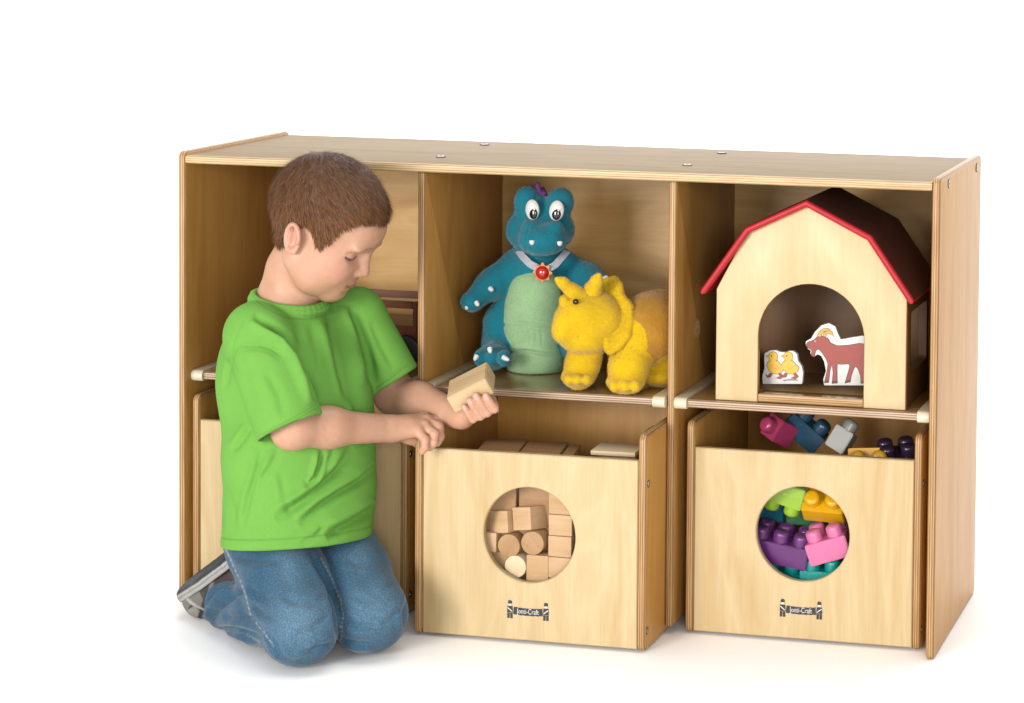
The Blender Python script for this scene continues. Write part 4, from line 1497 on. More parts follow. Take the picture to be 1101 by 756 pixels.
def boy_skin():
    v = Vol((-.205, -.215, -.002), (.305, .215, .745), 0.0018)
    head_core(v)

    def B_(c, r, k, rot=None, op='+'):
        v.ball(hd(*c), r, k, HR if rot is None else HR @ rot, op)

    def C_(pts, rs, k, op='+', k0=None):
        v.chain([hd(*p) for p in pts], rs, k, op, k0)
    for s in (-1, 1):
        C_([(.046, s * .010, -.0755), (.022, s * .036, -.066), (-.004, s * .049, -.045)], [.0170, .0160, .0150], .022)
        B_((.047, s * .032, -.036), (.0250, .0235, .0250), .022)
    B_((.0490, 0, -.0770), (.0175, .0200, .0165), .014)
    B_((.0585, 0, -.0560), (.0180, .0260, .0190), .016)
    for s in (-1, 1):
        B_((.0810, s * .0300, -.0060), (.0110, .0165, .0085), .013, op='-')
        B_((.0750, s * .0290, .0095), (.0095, .0190, .0050), .014)
        B_((.0588, s * .0300, -.0065), (.0128, .0145, .0118), .003)
        # upper lid fold and the closed lash line
        C_([(.0715, s * .0180, -.0005), (.0735, s * .0270, .0022), (.0700, s * .0370, .0010), (.0640, s * .0430, -.0030)], [.0011] * 4, .0025, '-')
        C_([(.0705, s * .0185, -.0085), (.0725, s * .0270, -.0125), (.0690, s * .0365, -.0130), (.0630, s * .0435, -.0100)], [.0011] * 4, .0022, '-')
    C_([(.0770, 0, .002), (.0788, 0, -.013), (.0835, 0, -.0265)], [.0062, .0066, .0078], .010)
    B_((.0862, 0, -.0325), (.0082, .0090, .0078), .007)
    for s in (-1, 1):
        B_((.0790, s * .0098, -.0352), (.0085, .0062, .0062), .005)
        B_((.0826, s * .0058, -.0418), (.0040, .0026, .0028), .002, op='-')
    # mouth
    C_([(.0670, -.0190, -.0570), (.0735, -.0085, -.0562), (.0742, 0, -.0572), (.0735, .0085, -.0562), (.0670, .0190, -.0570)], [.0022, .0036, .0034, .0036, .0022], .004)
    C_([(.0665, -.0150, -.0625), (.0705, 0, -.0650), (.0665, .0150, -.0625)], [.0026, .0046, .0026], .004)
    C_([(.0640, -.0240, -.0550), (.0720, -.0160, -.0590), (.0775, 0, -.0612), (.0720, .0160, -.0590), (.0640, .0240, -.0550)], [.0012, .0012, .0013, .0012, .0012], .0022, '-')
    B_((.0765, 0, -.0725), (.0070, .0150, .0038), .008, op='-')
    # ears
    for s in (-1, 1):
        ec = np.array([-.0125, s * .0700, -.0085])
        er = rotm(0, -0.28, 0) @ rotm(0, 0, s * 0.42)
        B_(ec, (.0145, .0040, .0215), .004, er)
        pts = []
        for t in np.linspace(-0.6, 4.3, 13):
            q = np.array([.0128 * math.cos(t + .35), s * .0045, .0205 * math.sin(t + .35)])
            pts.append(ec + er @ q)
        C_(pts, [.0030] + [.0038] * 11 + [.0036], .0014)
        B_(ec + er @ np.array([.0035, s * .0062, -.003]), (.0082, .0066, .0125), .003, er, '-')
        B_(ec + er @ np.array([.0008, s * .0052, .0105]), (.0065, .0042, .0070), .002, er, '-')
        C_([ec + er @ np.array(p) for p in ((-.0050, s * .0036, -.0090), (-.0066, s * .0042, .0000), (-.0030, s * .0042, .0090))], [.0022, .0026, .0020], .002)
        B_(ec + er @ np.array([.0098, s * .0030, -.0040]), (.0028, .0034, .0048), .003, er)
        B_(ec + er @ np.array([.0030, s * .0020, -.0195]), (.0060, .0042, .0058), .004, er)
    # neck, trunk
    v.cone(NK0, NK1, .0430, .0350, .012)
    v.cone(NK1, hd(-.010, 0, -.028), .0350, .0370, .016)
    v.cone(b(293, 328, .026), hd(-.024, 0, -.035), .024, .020, .020)
    v.cone(NK0, b(308, 358, .0), .043, .05, .02)
    v.cone(b(305, 345, .0), JT['SR'] + (.002, .012, -.010), .034, .025, .025)
    v.cone(b(322, 342, .03), JT['SL'], .036, .031, .025)
    v.ball(b(316, 410, .0), (.068, .088, .100), .03, rotm(0, 0, -.6))
    v.ball(b(314, 500, .01), (.058, .070, .085), .03, rotm(0, 0, -.6))
    v.ball(PEL, (.042, .052, .050), .03, rotm(0, 0, -.7))
    # legs stay inside the jeans
    for h_, k_, a_ in ((b(278, 578, -.01), b(322, 668, -.150), b(256, 652, .050)), (b(340, 572, .06), b(396, 655, -.105), b(330, 632, .140))):
        v.chain([h_, k_], [.040, .038], .02)
        v.chain([k_, a_], [.034, .024], .01)
    # right arm
    v.chain([JT['SR'], (JT['SR'] + JT['ER']) / 2, JT['ER']], [.026, .028, .029], .01)
    mid = JT['ER'] * .66 + JT['WR'] * .34
    v.chain([JT['ER'], mid, JT['WR']], [.0268, .0272, .0198], .022)
    v.ball(JT['ER'] + (-.006, 0, -.004), .0225, .018)
    # left arm
    v.chain([JT['SL'], (JT['SL'] + JT['EL']) / 2, JT['EL']], [.029, .030, .0300], .01)
    mid = JT['EL'] * .62 + JT['WL'] * .38
    v.chain([JT['EL'], mid, JT['WL']], [.0300, .0295, .0195], .014)
    # right hand: back of the hand up, fingers bent over the corner of the bin
    W_ = JT['WR']
    v.cone(W_, b(437, 459, -.044), .0200, .0185, .010, flat=((0, .55, .8), .85))
    kn = [b(455, 450, -.020), b(458, 453, -.033), b(456, 459, -.046), b(449, 464, -.056)]
    for i, k_ in enumerate(kn):
        v.cone(W_ + (k_ - W_) * .35, k_, .0140, [.0096, .0100, .0096, .0088][i], .0075)
        v.ball(k_ + (0, 0, .0012), [.0088, .0094, .0090, .0080][i], .003)
    fr = [[b(468, 453, -.022), b(473, 462, -.024), b(472, 470, -.022)], [b(471, 459, -.039), b(473, 469, -.044), b(470, 476, -.042)],
          [b(467, 467, -.056), b(466, 476, -.061), b(462, 481, -.058)], [b(457, 473, -.066), b(457, 481, -.069), b(453.5, 485.5, -.066)]]
    for k_, p, r in zip(kn, fr, (.0078, .0080, .0077, .0068)):
        v.chain([k_] + p, [r * 1.12, r, r * .93, r * .82], .0022)
        v.ball(p[0], r * 1.06, .002)
    v.chain([W_ + (.004, .012, -.006), b(440, 470, -.022), b(452, 476, -.014), b(462, 480, -.010)], [.013, .0105, .0090, .0075], .006)
    # left hand under the block, four fingers up its front face, thumb over the back
    Wl = JT['WL']
    nb = BKb / np.linalg.norm(BKb)
    pc = blk(.52, 1.75, .60)
    v.cone(Wl, pc, .0190, .0165, .012, flat=(nb, .80))
    tips = [(.27, .74), (.455, .56), (.635, .47), (.83, .74)]
    for i, (s_, t_) in enumerate(tips):
        r = (.0057, .0065, .0067, .0065)[i]
        mcp = blk(s_ * .78 + .22, 1.95, .34)
        pip = blk(s_ + .03, 1.72, 0) - BKc * (r * 1.05 / .066)
        dip = blk(s_ + .015, t_ + .52, 0) - BKc * ((r * 1.02 + .0012) / .066)
        tip = blk(s_, t_ + .10, 0) - BKc * ((r * .86) / .066)
        v.cone(pc, mcp, .0130, r * 1.30, .009)
        v.chain([mcp, pip], [r * 1.22, r * 1.10], .0015)
        v.chain([pip, dip, tip], [r * 1.08, r * .98, r * .84], .0005)
        v.ball(pip, r * 1.10, .0005)
        ca, cc = BKa / np.linalg.norm(BKa), BKc / np.linalg.norm(BKc)
        for p_, r_ in ((dip, r * .98), (dip * .75 + pip * .25, r), (pip * .8 + dip * .2, r * 1.06)):
            o_ = p_ - cc * r_ * 1.02
            v.cone(o_ - ca * r_ * .8, o_ + ca * r_ * .8, .0007, .0007, .0016, '-')
    v.chain([pc + (Wl - pc) * .3 + (0, .01, 0), blk(.30, 1.4, 1.10), blk(.42, .90, 1.16), blk(.55, .45, 1.14)], [.0130, .0105, .0090, .0075], .006)
    # the volume of the block is pressed out of the palm
    Rb = np.stack([BKa / np.linalg.norm(BKa), BKb / np.linalg.norm(BKb), BKc / np.linalg.norm(BKc)], 1)
    v.box(blk(.5, .5, .5), (np.linalg.norm(BKa) / 2, np.linalg.norm(BKb) / 2, np.linalg.norm(BKc) / 2), 0.001, 0, Rb, '-')
    V, F = v.nets(2)
    # keep one connected skin (drop any crumbs)
    N = vnormals(V, F)
    Q = (V - H0) @ HR
    skin = np.array((0.70, 0.385, 0.250))
    c = np.tile(skin, (len(V), 1)) * (1 + 0.06 * fnoise(V, 55, 8) + .05 * fnoise(V, 260, 9) + .03 * fnoise(V, 600, 10))[:, None] * (1 + np.array([0, -.06, -.08]) * fnoise(V, 90, 11)[:, None])

    def blend(col, wgt):
        nonlocal c
        wgt = np.clip(wgt, 0, 1)[:, None]
        c = c * (1 - wgt) + np.array(col) * wgt
    inh = (Q[:, 2] > -.11) & (np.abs(Q[:, 1]) < .095)

    def g3(p, r):
        return np.exp(-(((Q - np.array(p)) / np.array(r)) ** 2).sum(1)) * inh
    for s in (-1, 1):
        blend((0.66, 0.27, 0.19), .50 * g3((.052, s * .045, -.034), (.030, .025, .020)))
        blend((0.66, 0.27, 0.20), .55 * g3((-.014, s * .078, -.006), (.016, .012, .024)))
        blend((0.52, 0.25, 0.19), .35 * g3((.070, s * .030, -.014), (.012, .016, .006)))
        # brows and lash line
        d, _, t = poly_dist(Q[:, [1, 2]], [(s * .0160, .0100), (s * .0240, .0130), (s * .0340, .0125), (s * .0430, .0080)])
        blend((0.20, 0.09, 0.04), .50 * np.exp(-(d / .0017) ** 2) * (Q[:, 0] > .045) * inh)
        d, _, t = poly_dist(Q[:, [1, 2]], [(s * .0190, -.0090), (s * .0270, -.0125), (s * .0365, -.0130), (s * .0440, -.0098)])
        blend((0.035, 0.018, 0.012), .92 * np.exp(-(d / .0015) ** 2) * (Q[:, 0] > .045) * inh)
    blend((0.66, 0.30, 0.22), .35 * g3((.092, 0, -.034), (.012, .012, .010)))
    d, _, t = poly_dist(Q[:, [1, 2]], [(-.0205, -.0590), (-.009, -.0590), (0, -.0605), (.009, -.0590), (.0205, -.0590)])
    lipz = np.exp(-(d / .0038) ** 4) * (Q[:, 0] > .055) * inh
    blend((0.50, 0.115, 0.11), .72 * lipz)
    d, _, t = poly_dist(Q[:, [1, 2]], [(-.0235, -.0555), (-.012, -.0600), (0, -.0612), (.012, -.0600), (.0235, -.0555)])
    blend((0.20, 0.04, 0.035), .75 * np.exp(-(d / .0011) ** 2) * (Q[:, 0] > .058) * inh)
    # knuckles and fingertips are pinker, nails paler
    for k_ in kn + [p[0] for p in fr]:
        blend((0.66, 0.29, 0.20), .30 * np.exp(-(np.linalg.norm(V - k_, axis=1) / .010) ** 2))
    for i, (s_, t_) in enumerate(tips):
        r = (.0057, .0065, .0067, .0065)[i]
        blend((0.66, 0.27, 0.19), .35 * np.exp(-(np.linalg.norm(V - blk(s_, t_, -.1), axis=1) / .012) ** 2))
        # nail on the outer side of each fingertip
        nc = blk(s_ - .005, t_ + .06, 0) - BKc * ((r * 1.75) / .066)
        q = V - nc
        ql = np.abs(np.stack([q @ (BKa / np.linalg.norm(BKa)), q @ nb, q @ (BKc / np.linalg.norm(BKc))], 1)) / np.array([r * .62, r * .85, .0042])
        blend((0.78, 0.48, 0.37), .8 * ((ql ** 4).sum(1) < 1))
    blend((0.62, 0.33, 0.22), .30 * np.exp(-(np.linalg.norm(V - JT['ER'], axis=1) / .03) ** 2))
    return np_mesh('person', V, F, c)


M['skin'] = painted('skin', 0.47, scale=700, bump=0.16, spec=0.4, sss=0.10, vary=0.05)
boy = link('person', boy_skin(), M['skin'], None, tuple(BO), (0, 0, BA))
tag(boy, 'boy in green T-shirt and blue jeans kneeling at the shelf, looking down at a block', 'person')


# ---- hair: scalp cap plus many short strands lying away from the crown
HAIRLINE = np.array([(-.090, -.058), (-.066, -.055), (-.048, -.052), (-.034, -.040), (-.026, -.026), (-.0215, -.006), (-.016, .010), (-.006, .016), (.004, .013), (.012, .000), (.019, -.008),
                     (.0255, -.0095), (.031, .000), (.036, .010), (.0405, .022), (.046, .032), (.052, .041), (.060, .047), (.074, .051), (.0950, .054)])


def boy_hair():
    v = Vol(H0 - .145, H0 + .145, 0.0024)
    head_core(v)
    V, F = v.nets(3)
    Q = (V - H0) @ HR
    N = vnormals(V, F)
    hl = np.interp(Q[:, 0], HAIRLINE[:, 0], HAIRLINE[:, 1]) + .0016 * fnoise(V, 260, 2)
    d = Q[:, 2] - hl
    up = np.clip(d / .020, 0, 1)
    crown = np.array([-.052, .004, .108])
    front = np.clip((Q[:, 0] - .02) / .07, 0, 1) * np.clip((Q[:, 2] - .03) / .03, 0, 1)
    th = (.0005 + .0055 * up ** .7 + .0035 * up * np.clip((Q[:, 2] - .02) / .07, 0, 1) + .0015 * front * up)
    keep = d > .0005
    Vc = V + N * (th - .0006)[:, None]
    fk = keep[F].all(1)
    Fc = F[fk]
    used = np.unique(Fc)
    rm = np.full(len(V), -1)
    rm[used] = np.arange(len(used))
    me = np_mesh('hair', Vc[used], rm[Fc])
    cap = link('hair', me, M['hair_cap'], boy)
    # strands
    rs = np.random.RandomState(5)
    tri = Fc
    a, b_, c, d4 = (V[tri[:, i]] for i in range(4))
    ar = np.linalg.norm(np.cross(c - a, d4 - b_), axis=1)
    n = 42000
    fi = rs.choice(len(tri), n, p=ar / ar.sum())
    s, t = rs.rand(n, 1), rs.rand(n, 1)
    root = (a[fi] * (1 - s) + b_[fi] * s) * (1 - t) + (d4[fi] * (1 - s) + c[fi] * s) * t
    nn = N[tri[fi]].mean(1)
    nn /= np.linalg.norm(nn, axis=1)[:, None]
    tt = th[tri[fi]].mean(1)
    q = (root - H0) @ HR
    fl = q - crown
    side = np.clip(-(q[:, 2] - .045) / .06, 0, 1)[:, None]
    dirs = fl * np.array([1, 1, .8]) + side * np.array([.012, 0, -.10])
    dirs += np.array([.03, 0, 0]) * np.clip((q[:, 0:1] + .02) / .08, 0, 1) * (1 - side)
    dirs = dirs @ HR.T
    dirs += .018 * np.stack([fnoise(root, 70, 31), fnoise(root, 70, 32), fnoise(root, 70, 33)], 1)
    dirs -= nn * (dirs * nn).sum(1)[:, None]
    dirs /= np.maximum(np.linalg.norm(dirs, axis=1), 1e-9)[:, None]
    dirs += rs.normal(0, .16, (n, 3))
    L = (.0060 + .0120 * np.clip(tt / .009, 0, 1)) * rs.uniform(.6, 1.25, n)
    lift = rs.uniform(.04, .28, n) + .35 * (rs.rand(n) < .025)
    wd = np.cross(nn, dirs)
    wd /= np.linalg.norm(wd, axis=1)[:, None]
    wid = rs.uniform(.00022, .00050, n)[:, None]
    pts = []
    base = root + nn * (tt * .62)[:, None]
    for f in (0, .38, .72, 1.0):
        pts.append(base + dirs * (L * f)[:, None] + nn * (L * lift * f * (1 - .45 * f))[:, None])
    VV, FF = [], []
    for i, p in enumerate(pts):
        k = (1.0, .9, .65, .12)[i]
        VV += [p - wd * wid * k, p + wd * wid * k]
    VV = np.stack(VV, 1).reshape(-1, 3)
    o = np.arange(n)[:, None] * 8
    FF = np.concatenate([o + np.array([[0, 1, 3, 2]]) + 2 * i for i in range(3)])
    tone = rs.uniform(.45, 1.5, n) * (1 + .18 * fnoise(root, 45, 12))
    col = np.array((0.225, 0.105, 0.050))[None] * tone[:, None]
    dark_ = np.exp(-(np.linalg.norm((q - np.array([-.03, 0, .115])) / np.array([.04, .03, .03]), axis=1)) ** 2)  # shading on the crown, put into the strand colour
    col *= (1 - .50 * dark_)[:, None]
    me = np_mesh('hair_strands', VV, FF, np.repeat(col, 8, 0))
    link('hair_strands', me, M['hair'], cap)


M['hair_cap'] = plain('hair_scalp', (0.100, 0.045, 0.021), 0.7, vary=0.35, scale=320, bump=0.5)
M['hair'] = painted('hair_brown', 0.8, bump=0, spec=0.06, vary=0.05)
boy_hair()


# ---- green T-shirt
def merge(v, o, k):
    a, c = v.D, o.D
    t = np.clip(0.5 + 0.5 * (c - a) / k, 0, 1)
    v.D = c * (1 - t) + a * t - k * t * (1 - t)


TF = rotm(0, 0, -0.62)                       # trunk facing
SLO, SHI, SH_ = (-.150, -.225, .095), (.200, .150, .545), 0.0018
HEM_P = b(300, 592, -.130)
_ha, _hb, _hc = b(234, 590, -.03), b(330, 591, -.135), b(405, 577, -.02)
HEM_N = np.cross(_hb - _ha, _hc - _ha)
HEM_N = HEM_N / np.linalg.norm(HEM_N)
HEM_N = HEM_N if HEM_N[2] < 0 else -HEM_N
SLEEVES = [(b(279, 366, -.070), b(313, 463, -.140), .0490, .0500, (68, -36), b(311, 461, -.135)),
           (b(383, 340, .075), b(424, 412, .060), .0450, .0410, (34, -24), b(423, 410, .062))]


def boy_shirt():
    v = Vol(SLO, SHI, SH_)
    v.ball(b(313, 396, .005), (.084, .104, .092), 0, TF)
    v.ball(b(316, 470, -.010), (.092, .104, .100), .05, TF)
    v.cone(b(317, 500, -.012), b(319, 600, -.020), .1080, .1190, .04, flat=(TF[:, 0], .93))
    v.cone(b(303, 352, .012), b(278, 364, -.062), .040, .047, .03)
    v.cone(b(328, 345, .030), b(383, 343, .070), .038, .043, .03)
    v.ball(b(273, 405, .015), (.050, .060, .085), .04, TF)
    v.ball(b(352, 440, .010), (.066, .070, .095), .04, TF)
    v.ball(b(352, 520, .000), (.066, .070, .085), .04, TF)
    v.cone(b(290, 341, .020), b(272, 354, -.035), .030, .036, .03)
    v.cone(b(303, 350, .015), b(312, 362, .000), .052, .062, .02)
    for i, (s, e, ra, rb, hem, cp) in enumerate(SLEEVES):
        w = Vol(SLO, SHI, SH_)
        ax = (e - s) / np.linalg.norm(e - s)
        w.cone(s, e + ax * .06, ra, rb * 1.03, 0)
        hx, hz = hem[0] / 730, -hem[1] / 730
        # hem plane: contains the visible hem line and the sight line, leaning a little outward
        hd_ = np.array([hx, -.02 if i == 0 else -.012, hz])
        nn = np.cross(hd_, VIEW + np.array([0, 0, 0.0]))
        nn = nn / np.linalg.norm(nn)
        nn = nn if nn @ ax > 0 else -nn
        nn = nn * .55 + ax * .45
        nn = nn / np.linalg.norm(nn)
        w.cut(cp, nn, .002)
        w.cone(cp - ax * .022, cp + ax * .06, rb * .88, rb * .92, .003, '-')
        merge(v, w, .014 if i == 0 else .012)
    # ribbed collar band, two stacked rounds, then the neck opening and the hollow hem
    cen = b(311, 321, .002)
    for rr, dz, rad in ((.0535, .0020, .0042), (.0565, -.0045, .0046)):
        pts = []
        for t in np.linspace(0, 2 * PI, 37):
            pu, pv = math.cos(t), math.sin(t)
            p = cen + np.array([rr * pu, rr * .97 * pv, dz])
            p[2] += .0080 * pv * (1 if pv < 0 else .4) - .0055 * pu
            pts.append(p)
        v.chain(pts, [rad] * 37, .0035)
    v.cone(NK0 - (0, 0, .012), NK1, .0480, .046, .003, '-')
    v.cut(HEM_P, HEM_N, .003)
    v.cone(HEM_P * 0 + b(318, 560, -.015), b(319, 615, -.020), .103, .113, .004, '-', flat=(TF[:, 0], .93))
    V, F = v.nets(3)
    # hem stitching and folds
    N = vnormals(V, F)
    dh = -((V - HEM_P) @ HEM_N)
    V = V + N * (-.0007 * np.exp(-((dh - .017) / .0016) ** 2) + .0006 * np.exp(-((dh - .010) / .005) ** 2))[:, None]
    DEF = [([(272, 338), (290, 350), (307, 362), (321, 381), (332, 408), (342, 432)], .0085, 4.5, .75),
           ([(251, 374), (262, 371), (278, 370), (293, 374), (306, 384)], .0028, 2.6, -.5),
           ([(254, 366), (249, 382), (245, 402), (243, 418)], .0022, 2.6, .6),
           ([(356, 338), (361, 368), (368, 402), (377, 438)], .0072, 7.0, .6),
           ([(377, 325), (387, 352), (395, 380), (401, 414)], .0070, 5.5, .6),
           ([(366, 345), (376, 385), (386, 440), (392, 480)], .0045, 6.5, .5),
           ([(380, 482), (366, 504), (348, 522), (328, 538), (296, 558)], .0060, 5.5, .75),
           ([(408, 500), (386, 519), (365, 531), (346, 543), (322, 564)], .0060, 5.0, .75),
           ([(408, 544), (390, 556), (374, 565), (350, 577)], .0060, 6.0, .7),
           ([(347, 484), (344, 500), (339, 513), (331, 520), (327, 515)], .0040, 3.0, .8),
           ([(281, 482), (277, 505), (268, 532), (261, 566)], .0022, 3.0, .7),
           ([(270, 458), (262, 470), (250, 486)], .0024, 3.4, .7),
           ([(300, 505), (306, 530), (312, 556)], .0012, 4, .6),
           ([(286, 398), (300, 425), (306, 452)], .0015, 5, .6),
           ([(262, 392), (268, 425), (282, 458)], .0014, 6, .6),
           ([(318, 352), (330, 385), (344, 424)], .0020, 5, .6), ([(240, 520), (250, 545), (252, 575)], .0014, 4, .6), ([(300, 482), (292, 500), (278, 520)], .0018, 3.4, .7), ([(360, 482), (352, 500), (346, 520)], .0016, 3, .7), ([(350, 566), (338, 578), (322, 584)], .0016, 3, .6),
           ([(334, 346), (342, 380), (352, 420)], .0018, 6, .6),
           ([(398, 345), (410, 372), (424, 398)], .0016, 4, .6),
           ([(280, 470), (312, 455), (341, 438)], .0008, 1.4, .4), ([(278, 466), (310, 450), (338, 434)], .0005, 1.2, 0),
           ([(404, 416), (420, 406), (437, 393)], .0008, 1.4, .4)]
    V = folds(V, F, DEF)
    N = vnormals(V, F)
    V = V + N * (.0010 * fnoise(V, 38, 21) + .0002 * fnoise(V, 110, 22))[:, None]
    V = relax(V, F, .3)
    base = np.array((0.195, 0.475, 0.085))
    c = np.tile(base, (len(V), 1)) * (1 + .03 * fnoise(V, 30, 25))[:, None]
    P_ = bpx(V)
    fr_ = (-(vnormals(V, F) @ VIEW) > 0)

    def stitch(m_, k):
        nonlocal c
        c = c * (1 - k * m_[:, None])
    stitch(np.exp(-((dh - .0165) / .0011) ** 2), .22)
    for pts, k in (([(279, 473), (311, 456), (342, 438)], .25), ([(277.5, 469.5), (309.5, 452.5), (340.5, 434.5)], .20), ([(404, 417), (420, 407), (438, 393)], .25),
                   ([(270, 317), (285, 331), (307, 342), (329, 343.5), (352, 338)], .22), ([(262, 345), (252, 368), (250, 385), (257, 400)], .10)):
        d, s_, t = poly_dist(P_, pts)
        stitch(np.exp(-(d / .75) ** 2) * fr_ * (t > 0) * (t < 1), k)
    sh = link('shirt', np_mesh('shirt', V, F, c), M['jersey'], boy)


M['jersey'] = painted('green_jersey', 0.85, scale=650, bump=0.30, spec=0.06, sheen=0.0, vary=0.035)
boy_shirt()


# ---- jeans
def tube(name, pts, r, mat, parent, n=6):
    bm = bmesh.new()
    rings = []
    P_ = [Vector(p) for p in pts]
    for i, p in enumerate(P_):
        d = (P_[min(i + 1, len(P_) - 1)] - P_[max(i - 1, 0)]).normalized()
        s = d.orthogonal().normalized()
        t = d.cross(s)
        rings.append([bm.verts.new(p + (s * math.cos(2 * PI * k / n) + t * math.sin(2 * PI * k / n)) * r) for k in range(n)])
    for p, q in zip(rings, rings[1:]):
        for k in range(n):
            bm.faces.new((p[k], p[(k + 1) % n], q[(k + 1) % n], q[k]))
    return link(name, finish(bm, name), mat, parent)


KN, KF = b(322, 673, -.158), b(397, 660, -.112)
AN, AF = b(250, 651, .064), b(330, 640, .130)


def boy_jeans():
    v = Vol((-.190, -.245, -.004), (.215, .215, .235), 0.0024)
    v.ball(b(300, 572, .030), (.082, .092, .080), 0, rotm(0, 0, -.7))
    w = Vol((-.190, -.245, -.004), (.215, .215, .235), 0.0024)
    v.chain([b(292, 590, -.020), b(308, 630, -.095), KN], [.068, .064, .0540], .012)
    w.chain([b(350, 580, .055), b(374, 618, -.035), KF], [.072, .064, .0540], .012)
    for vv, K, A in ((v, KN, AN), (w, KF, AF)):
        d = (A - K) / np.linalg.norm(A - K)
        z0 = np.array([0, 0, 0.006])
        o = Vol((-.190, -.245, -.004), (.215, .215, .235), 0.0024)
        o.chain([K + z0 * 0, K + (A - K) * .5 + z0, A + z0, A + d * .05 + z0], [.0500, .0490, .0445, .0445], .010)
        o.cut(A, d * .93 + np.array([0, 0, .12]), .003)
        o.cone(A - d * .018 + z0, A + d * .06 + z0, .0395, .0400, .003, '-')
        merge(vv, o, .024)
    merge(v, w, .005)
    v.cut((0, 0, .0008), (0, 0, -1), .006)
    V, F = v.nets(3)
    DEF = [([(240, 590), (250, 612), (258, 630), (263, 645), (267, 662), (281, 680), (291, 694)], .0042, 3.0, -.8),
           ([(332, 592), (344, 610), (353, 628), (361, 655), (366, 690)], .0060, 4.0, .3),
           ([(262, 630), (246, 644), (232, 656), (227, 672)], .0050, 3.6, .9),
           ([(232, 676), (250, 676), (266, 681), (281, 690)], .0040, 3.0, .9),
           ([(222, 655), (233, 640), (252, 628)], .0030, 3.0, .8),
           ([(240, 665), (258, 664), (272, 668)], .0030, 3.2, .9),
           ([(238, 688), (262, 698), (285, 706)], .0026, 3.0, .8),
           ([(284, 676), (296, 692), (304, 708)], .0026, 3.6, .8),
           ([(366, 688), (384, 692), (402, 692)], .0025, 3.0, .7),
           ([(440, 640), (434, 662), (437, 680)], .0025, 3.0, .7),
           ([(300, 600), (310, 630), (316, 655)], .0012, 7, .5), ([(380, 600), (394, 625), (404, 650)], .0012, 7, .5),
           ([(345, 690), (335, 704), (318, 712)], .0020, 4, .7), ([(250, 598), (275, 604), (300, 602)], .0016, 4, .7), ([(262, 625), (276, 640), (292, 648)], .0020, 3.6, .7), ([(268, 648), (282, 660), (300, 668)], .0022, 3.6, .8), ([(352, 664), (338, 674), (318, 680)], .0026, 3.5, .8), ([(358, 690), (344, 696), (326, 698)], .0026, 3.0, .8), ([(300, 640), (318, 648), (340, 646)], .0018, 4, .7), ([(352, 640), (340, 648), (326, 652)], .0014, 4, .6), ([(372, 600), (382, 606), (398, 604)], .0018, 4, .7), ([(370, 666), (386, 674), (408, 674)], .0028, 3.5, .8), ([(376, 640), (394, 646), (414, 640)], .0018, 4, .7), ([(436, 650), (422, 664), (408, 672)], .0018, 3.5, .7), ([(425, 622), (416, 634), (404, 642)], .0014, 4, .6), ([(300, 690), (316, 700), (336, 700)], .0016, 3, .7)]
    V = folds(V, F, DEF)
    N = vnormals(V, F)
    V = V + N * (.0012 * fnoise(V, 60, 41) + .0004 * fnoise(V, 170, 42))[:, None]
    V = relax(V, F, .35)
    N = vnormals(V, F)
    base = np.array((0.026, 0.082, 0.142))
    c = np.tile(base, (len(V), 1)) * (1 + .10 * fnoise(V, 45, 44) + .05 * fnoise(V, 200, 45))[:, None]

    def wear(p, r, k):
        nonlocal c
        g = k * np.exp(-((((V - p) / r) ** 2).sum(1)))[:, None]
        c = c * (1 - g) + np.array((0.140, 0.250, 0.345)) * g
    wear(KN + (0, -.05, .02), (.05, .04, .05), .55)
    wear(KF + (.01, -.05, .02), (.05, .04, .05), .45)
    wear(b(310, 620, -.14), (.025, .04, .07), .40)
    wear(b(385, 615, -.08), (.025, .04, .07), .35)
    P_ = bpx(V)
    front = -(N @ VIEW) > 0
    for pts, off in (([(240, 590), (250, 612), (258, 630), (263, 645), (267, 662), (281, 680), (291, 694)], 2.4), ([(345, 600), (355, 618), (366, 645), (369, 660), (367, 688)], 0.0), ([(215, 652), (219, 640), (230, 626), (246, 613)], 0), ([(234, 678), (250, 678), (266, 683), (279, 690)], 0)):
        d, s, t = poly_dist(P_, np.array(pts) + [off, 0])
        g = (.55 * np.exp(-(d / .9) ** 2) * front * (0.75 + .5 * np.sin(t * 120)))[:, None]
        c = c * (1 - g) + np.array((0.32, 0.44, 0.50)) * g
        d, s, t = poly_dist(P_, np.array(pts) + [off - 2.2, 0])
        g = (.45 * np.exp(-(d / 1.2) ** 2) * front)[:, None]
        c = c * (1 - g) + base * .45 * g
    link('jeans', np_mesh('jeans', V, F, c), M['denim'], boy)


def denim():
    w = NT('blue_denim')
    at_ = w.n('ShaderNodeAttribute', attribute_name='paint')
    tc = w.n('ShaderNodeTexCoord')
    w.raw = w.coord = tc.outputs['Object']
    a = w.noise((1, 1, 1), 560, 3, 0.7)
    t = w.noise((1.0, 0.35, 1.0), 620, 2, 0.6)
    col = w.mix(1.0, at_.outputs['Color'], w.ramp(a, [(0.32, (0.40, 0.46, 0.54)), (0.52, (0.74, 0.74, 0.74)), (0.70, (1.45, 1.20, 1.05))]), 'MULTIPLY')
    col = w.mix(0.8, col, w.ramp(t, [(0.35, (0.78, 0.80, 0.84)), (0.65, (1.25, 1.18, 1.12))]), 'MULTIPLY')
    w.color(col)
    w.set(Roughness=0.9, Sheen_Weight=0.15)
    w.b.inputs['Specular IOR Level'].default_value = 0.15
    w.bump(a, 0.3, 0.0008)
    return w.m


M['denim'] = denim()
boy_jeans()


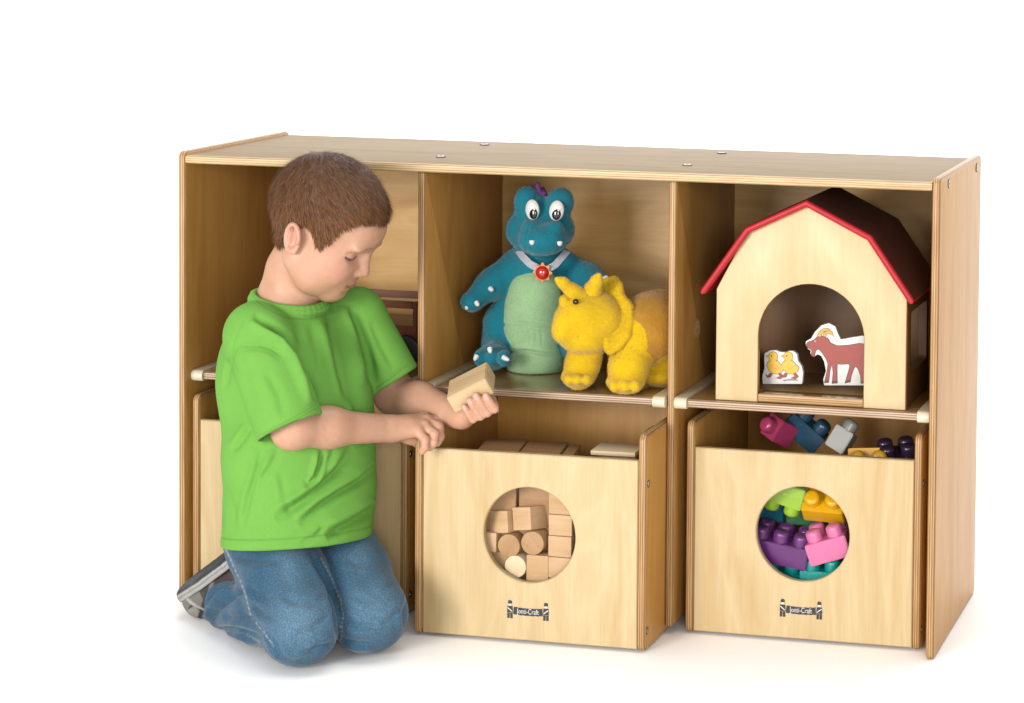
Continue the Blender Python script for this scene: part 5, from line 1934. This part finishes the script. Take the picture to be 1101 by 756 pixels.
# ---- trainers, sole turned up
def boy_shoe(heel, toe, near):
    ax = (toe - heel) / np.linalg.norm(toe - heel)
    up = np.array([-.70, .24, .64])                 # the way the sole looks
    up = up - ax * (up @ ax)
    up /= np.linalg.norm(up)
    sd = np.cross(ax, up)
    R = np.stack([ax, sd, up], 1)
    L = np.linalg.norm(toe - heel)
    c0 = (heel + toe) / 2
    lo, hi = np.minimum(heel, toe) - .065, np.maximum(heel, toe) + .065

    def loc(x, y, z):
        return c0 + R @ np.array([x, y, z])
    v = Vol(lo, hi, 0.0018)
    v.chain([loc(-L / 2, 0, -.004), loc(-.01, 0, -.004), loc(L / 2 - .005, 0, .002)], [.0360, .0420, .0380], .012)
    v.cone(loc(-L / 2 + .005, 0, -.006), loc(-L / 2 + .012, 0, -.040), .029, .028, .012)
    v.cut(loc(0, 0, .0215), up, .003)
    v.cut((0, 0, .0012), (0, 0, -1), .003)
    V, F = v.nets(2)
    Q = (V - c0) @ R
    c = np.tile(np.array((0.045, 0.048, 0.046)), (len(V), 1))
    tp = np.array((0.200, 0.185, 0.160))
    x = Q[:, 0] / (L / 2)
    z = Q[:, 2]

    def put(col, m_):
        c[m_] = np.array(col)
    put(tp, (z > -.002 - .010 * np.sin(x * 5.0 + .6)) & (x > .05))
    put((0.30, 0.28, 0.25), (x > .62) & (z < .004))
    put((0.035, 0.038, 0.040), np.abs(z + .004 + .020 * (x - .30)) < .0035)
    put(tp, np.abs(x + .25 + z * 18) < .10)
    put((0.055, 0.035, 0.035), (x < -.62) & (z > -.002))
    put((0.42, 0.41, 0.39), np.abs(x - .55 - z * 14) < .07)
    c *= (1 + .12 * fnoise(V, 150, 51))[:, None]
    s = link('shoe', np_mesh('shoe', V, F, c), M['shoe'], boy)
    g = Vol(lo, hi, 0.0018)
    g.chain([loc(-L / 2 - .002, 0, .020), loc(-.01, 0, .020), loc(L / 2, 0, .020)], [.0365, .0405, .0340], .012)
    g.cut(loc(0, 0, .0370), up, .010)
    g.cut(loc(0, 0, .0185), -up, .002)
    g.cut((0, 0, .0010), (0, 0, -1), .002)
    for i in range(9):
        xx = -L / 2 - .01 + i * (L + .04) / 8
        g.cone(loc(xx, -.045, .038), loc(xx, .045, .038), .0024, .0024, .001, '-')
    V, F = g.nets(1)
    Q = (V - c0) @ R
    c = np.tile(np.array((0.46, 0.45, 0.43)), (len(V), 1)) * (1 + .10 * fnoise(V, 120, 52))[:, None]
    m_ = Q[:, 2] > .0310
    c[m_] = np.array((0.035, 0.040, 0.050))
    m_ = (np.abs(Q[:, 2] - .0260) < .0014)
    c[m_] *= .62
    link('sole', np_mesh('sole', V, F, c), M['shoe'], s)


M['shoe'] = painted('trainer_leather', 0.6, scale=500, bump=0.2, vary=0.10)
boy_shoe(b(260, 615, .050), b(221, 642, .130), True)
boy_shoe(b(330, 618, .135), b(292, 632, .210), False)


# ---- the block he is looking at
def held_block():
    o_c = BO + blk(.5, .5, .5)[0] * E1 + blk(.5, .5, .5)[1] * E2 + np.array([0, 0, blk(.5, .5, .5)[2]])
    Rb = np.stack([BKa / np.linalg.norm(BKa), BKb / np.linalg.norm(BKb), BKc / np.linalg.norm(BKc)], 1)
    Rz = np.stack([E1, E2, np.array([0, 0, 1.0])], 1)
    R = Rz @ Rb
    if np.linalg.det(R) < 0:
        R[:, 1] *= -1
    sx, sy, sz = np.linalg.norm(BKa), np.linalg.norm(BKb), np.linalg.norm(BKc)
    bm = bmesh.new()
    bmesh.ops.create_cube(bm, size=1)
    for v_ in bm.verts:
        v_.co = Vector((v_.co.x * sx, v_.co.y * sy, v_.co.z * sz))
    bmesh.ops.bevel(bm, geom=bm.edges[:], offset=.0013, segments=2, affect='EDGES')
    o = link('wooden_block', finish(bm, 'wooden_block', big=.2), wood('pale_maple_block', (0.76, 0.56, 0.33), 'X', rough=0.5, contrast=0.9, coat=0), None, tuple(o_c))
    o.rotation_euler = Matrix(R.tolist()).to_euler()
    tag(o, 'pale square wooden block held in the fingers of the boy', 'block')


held_block()
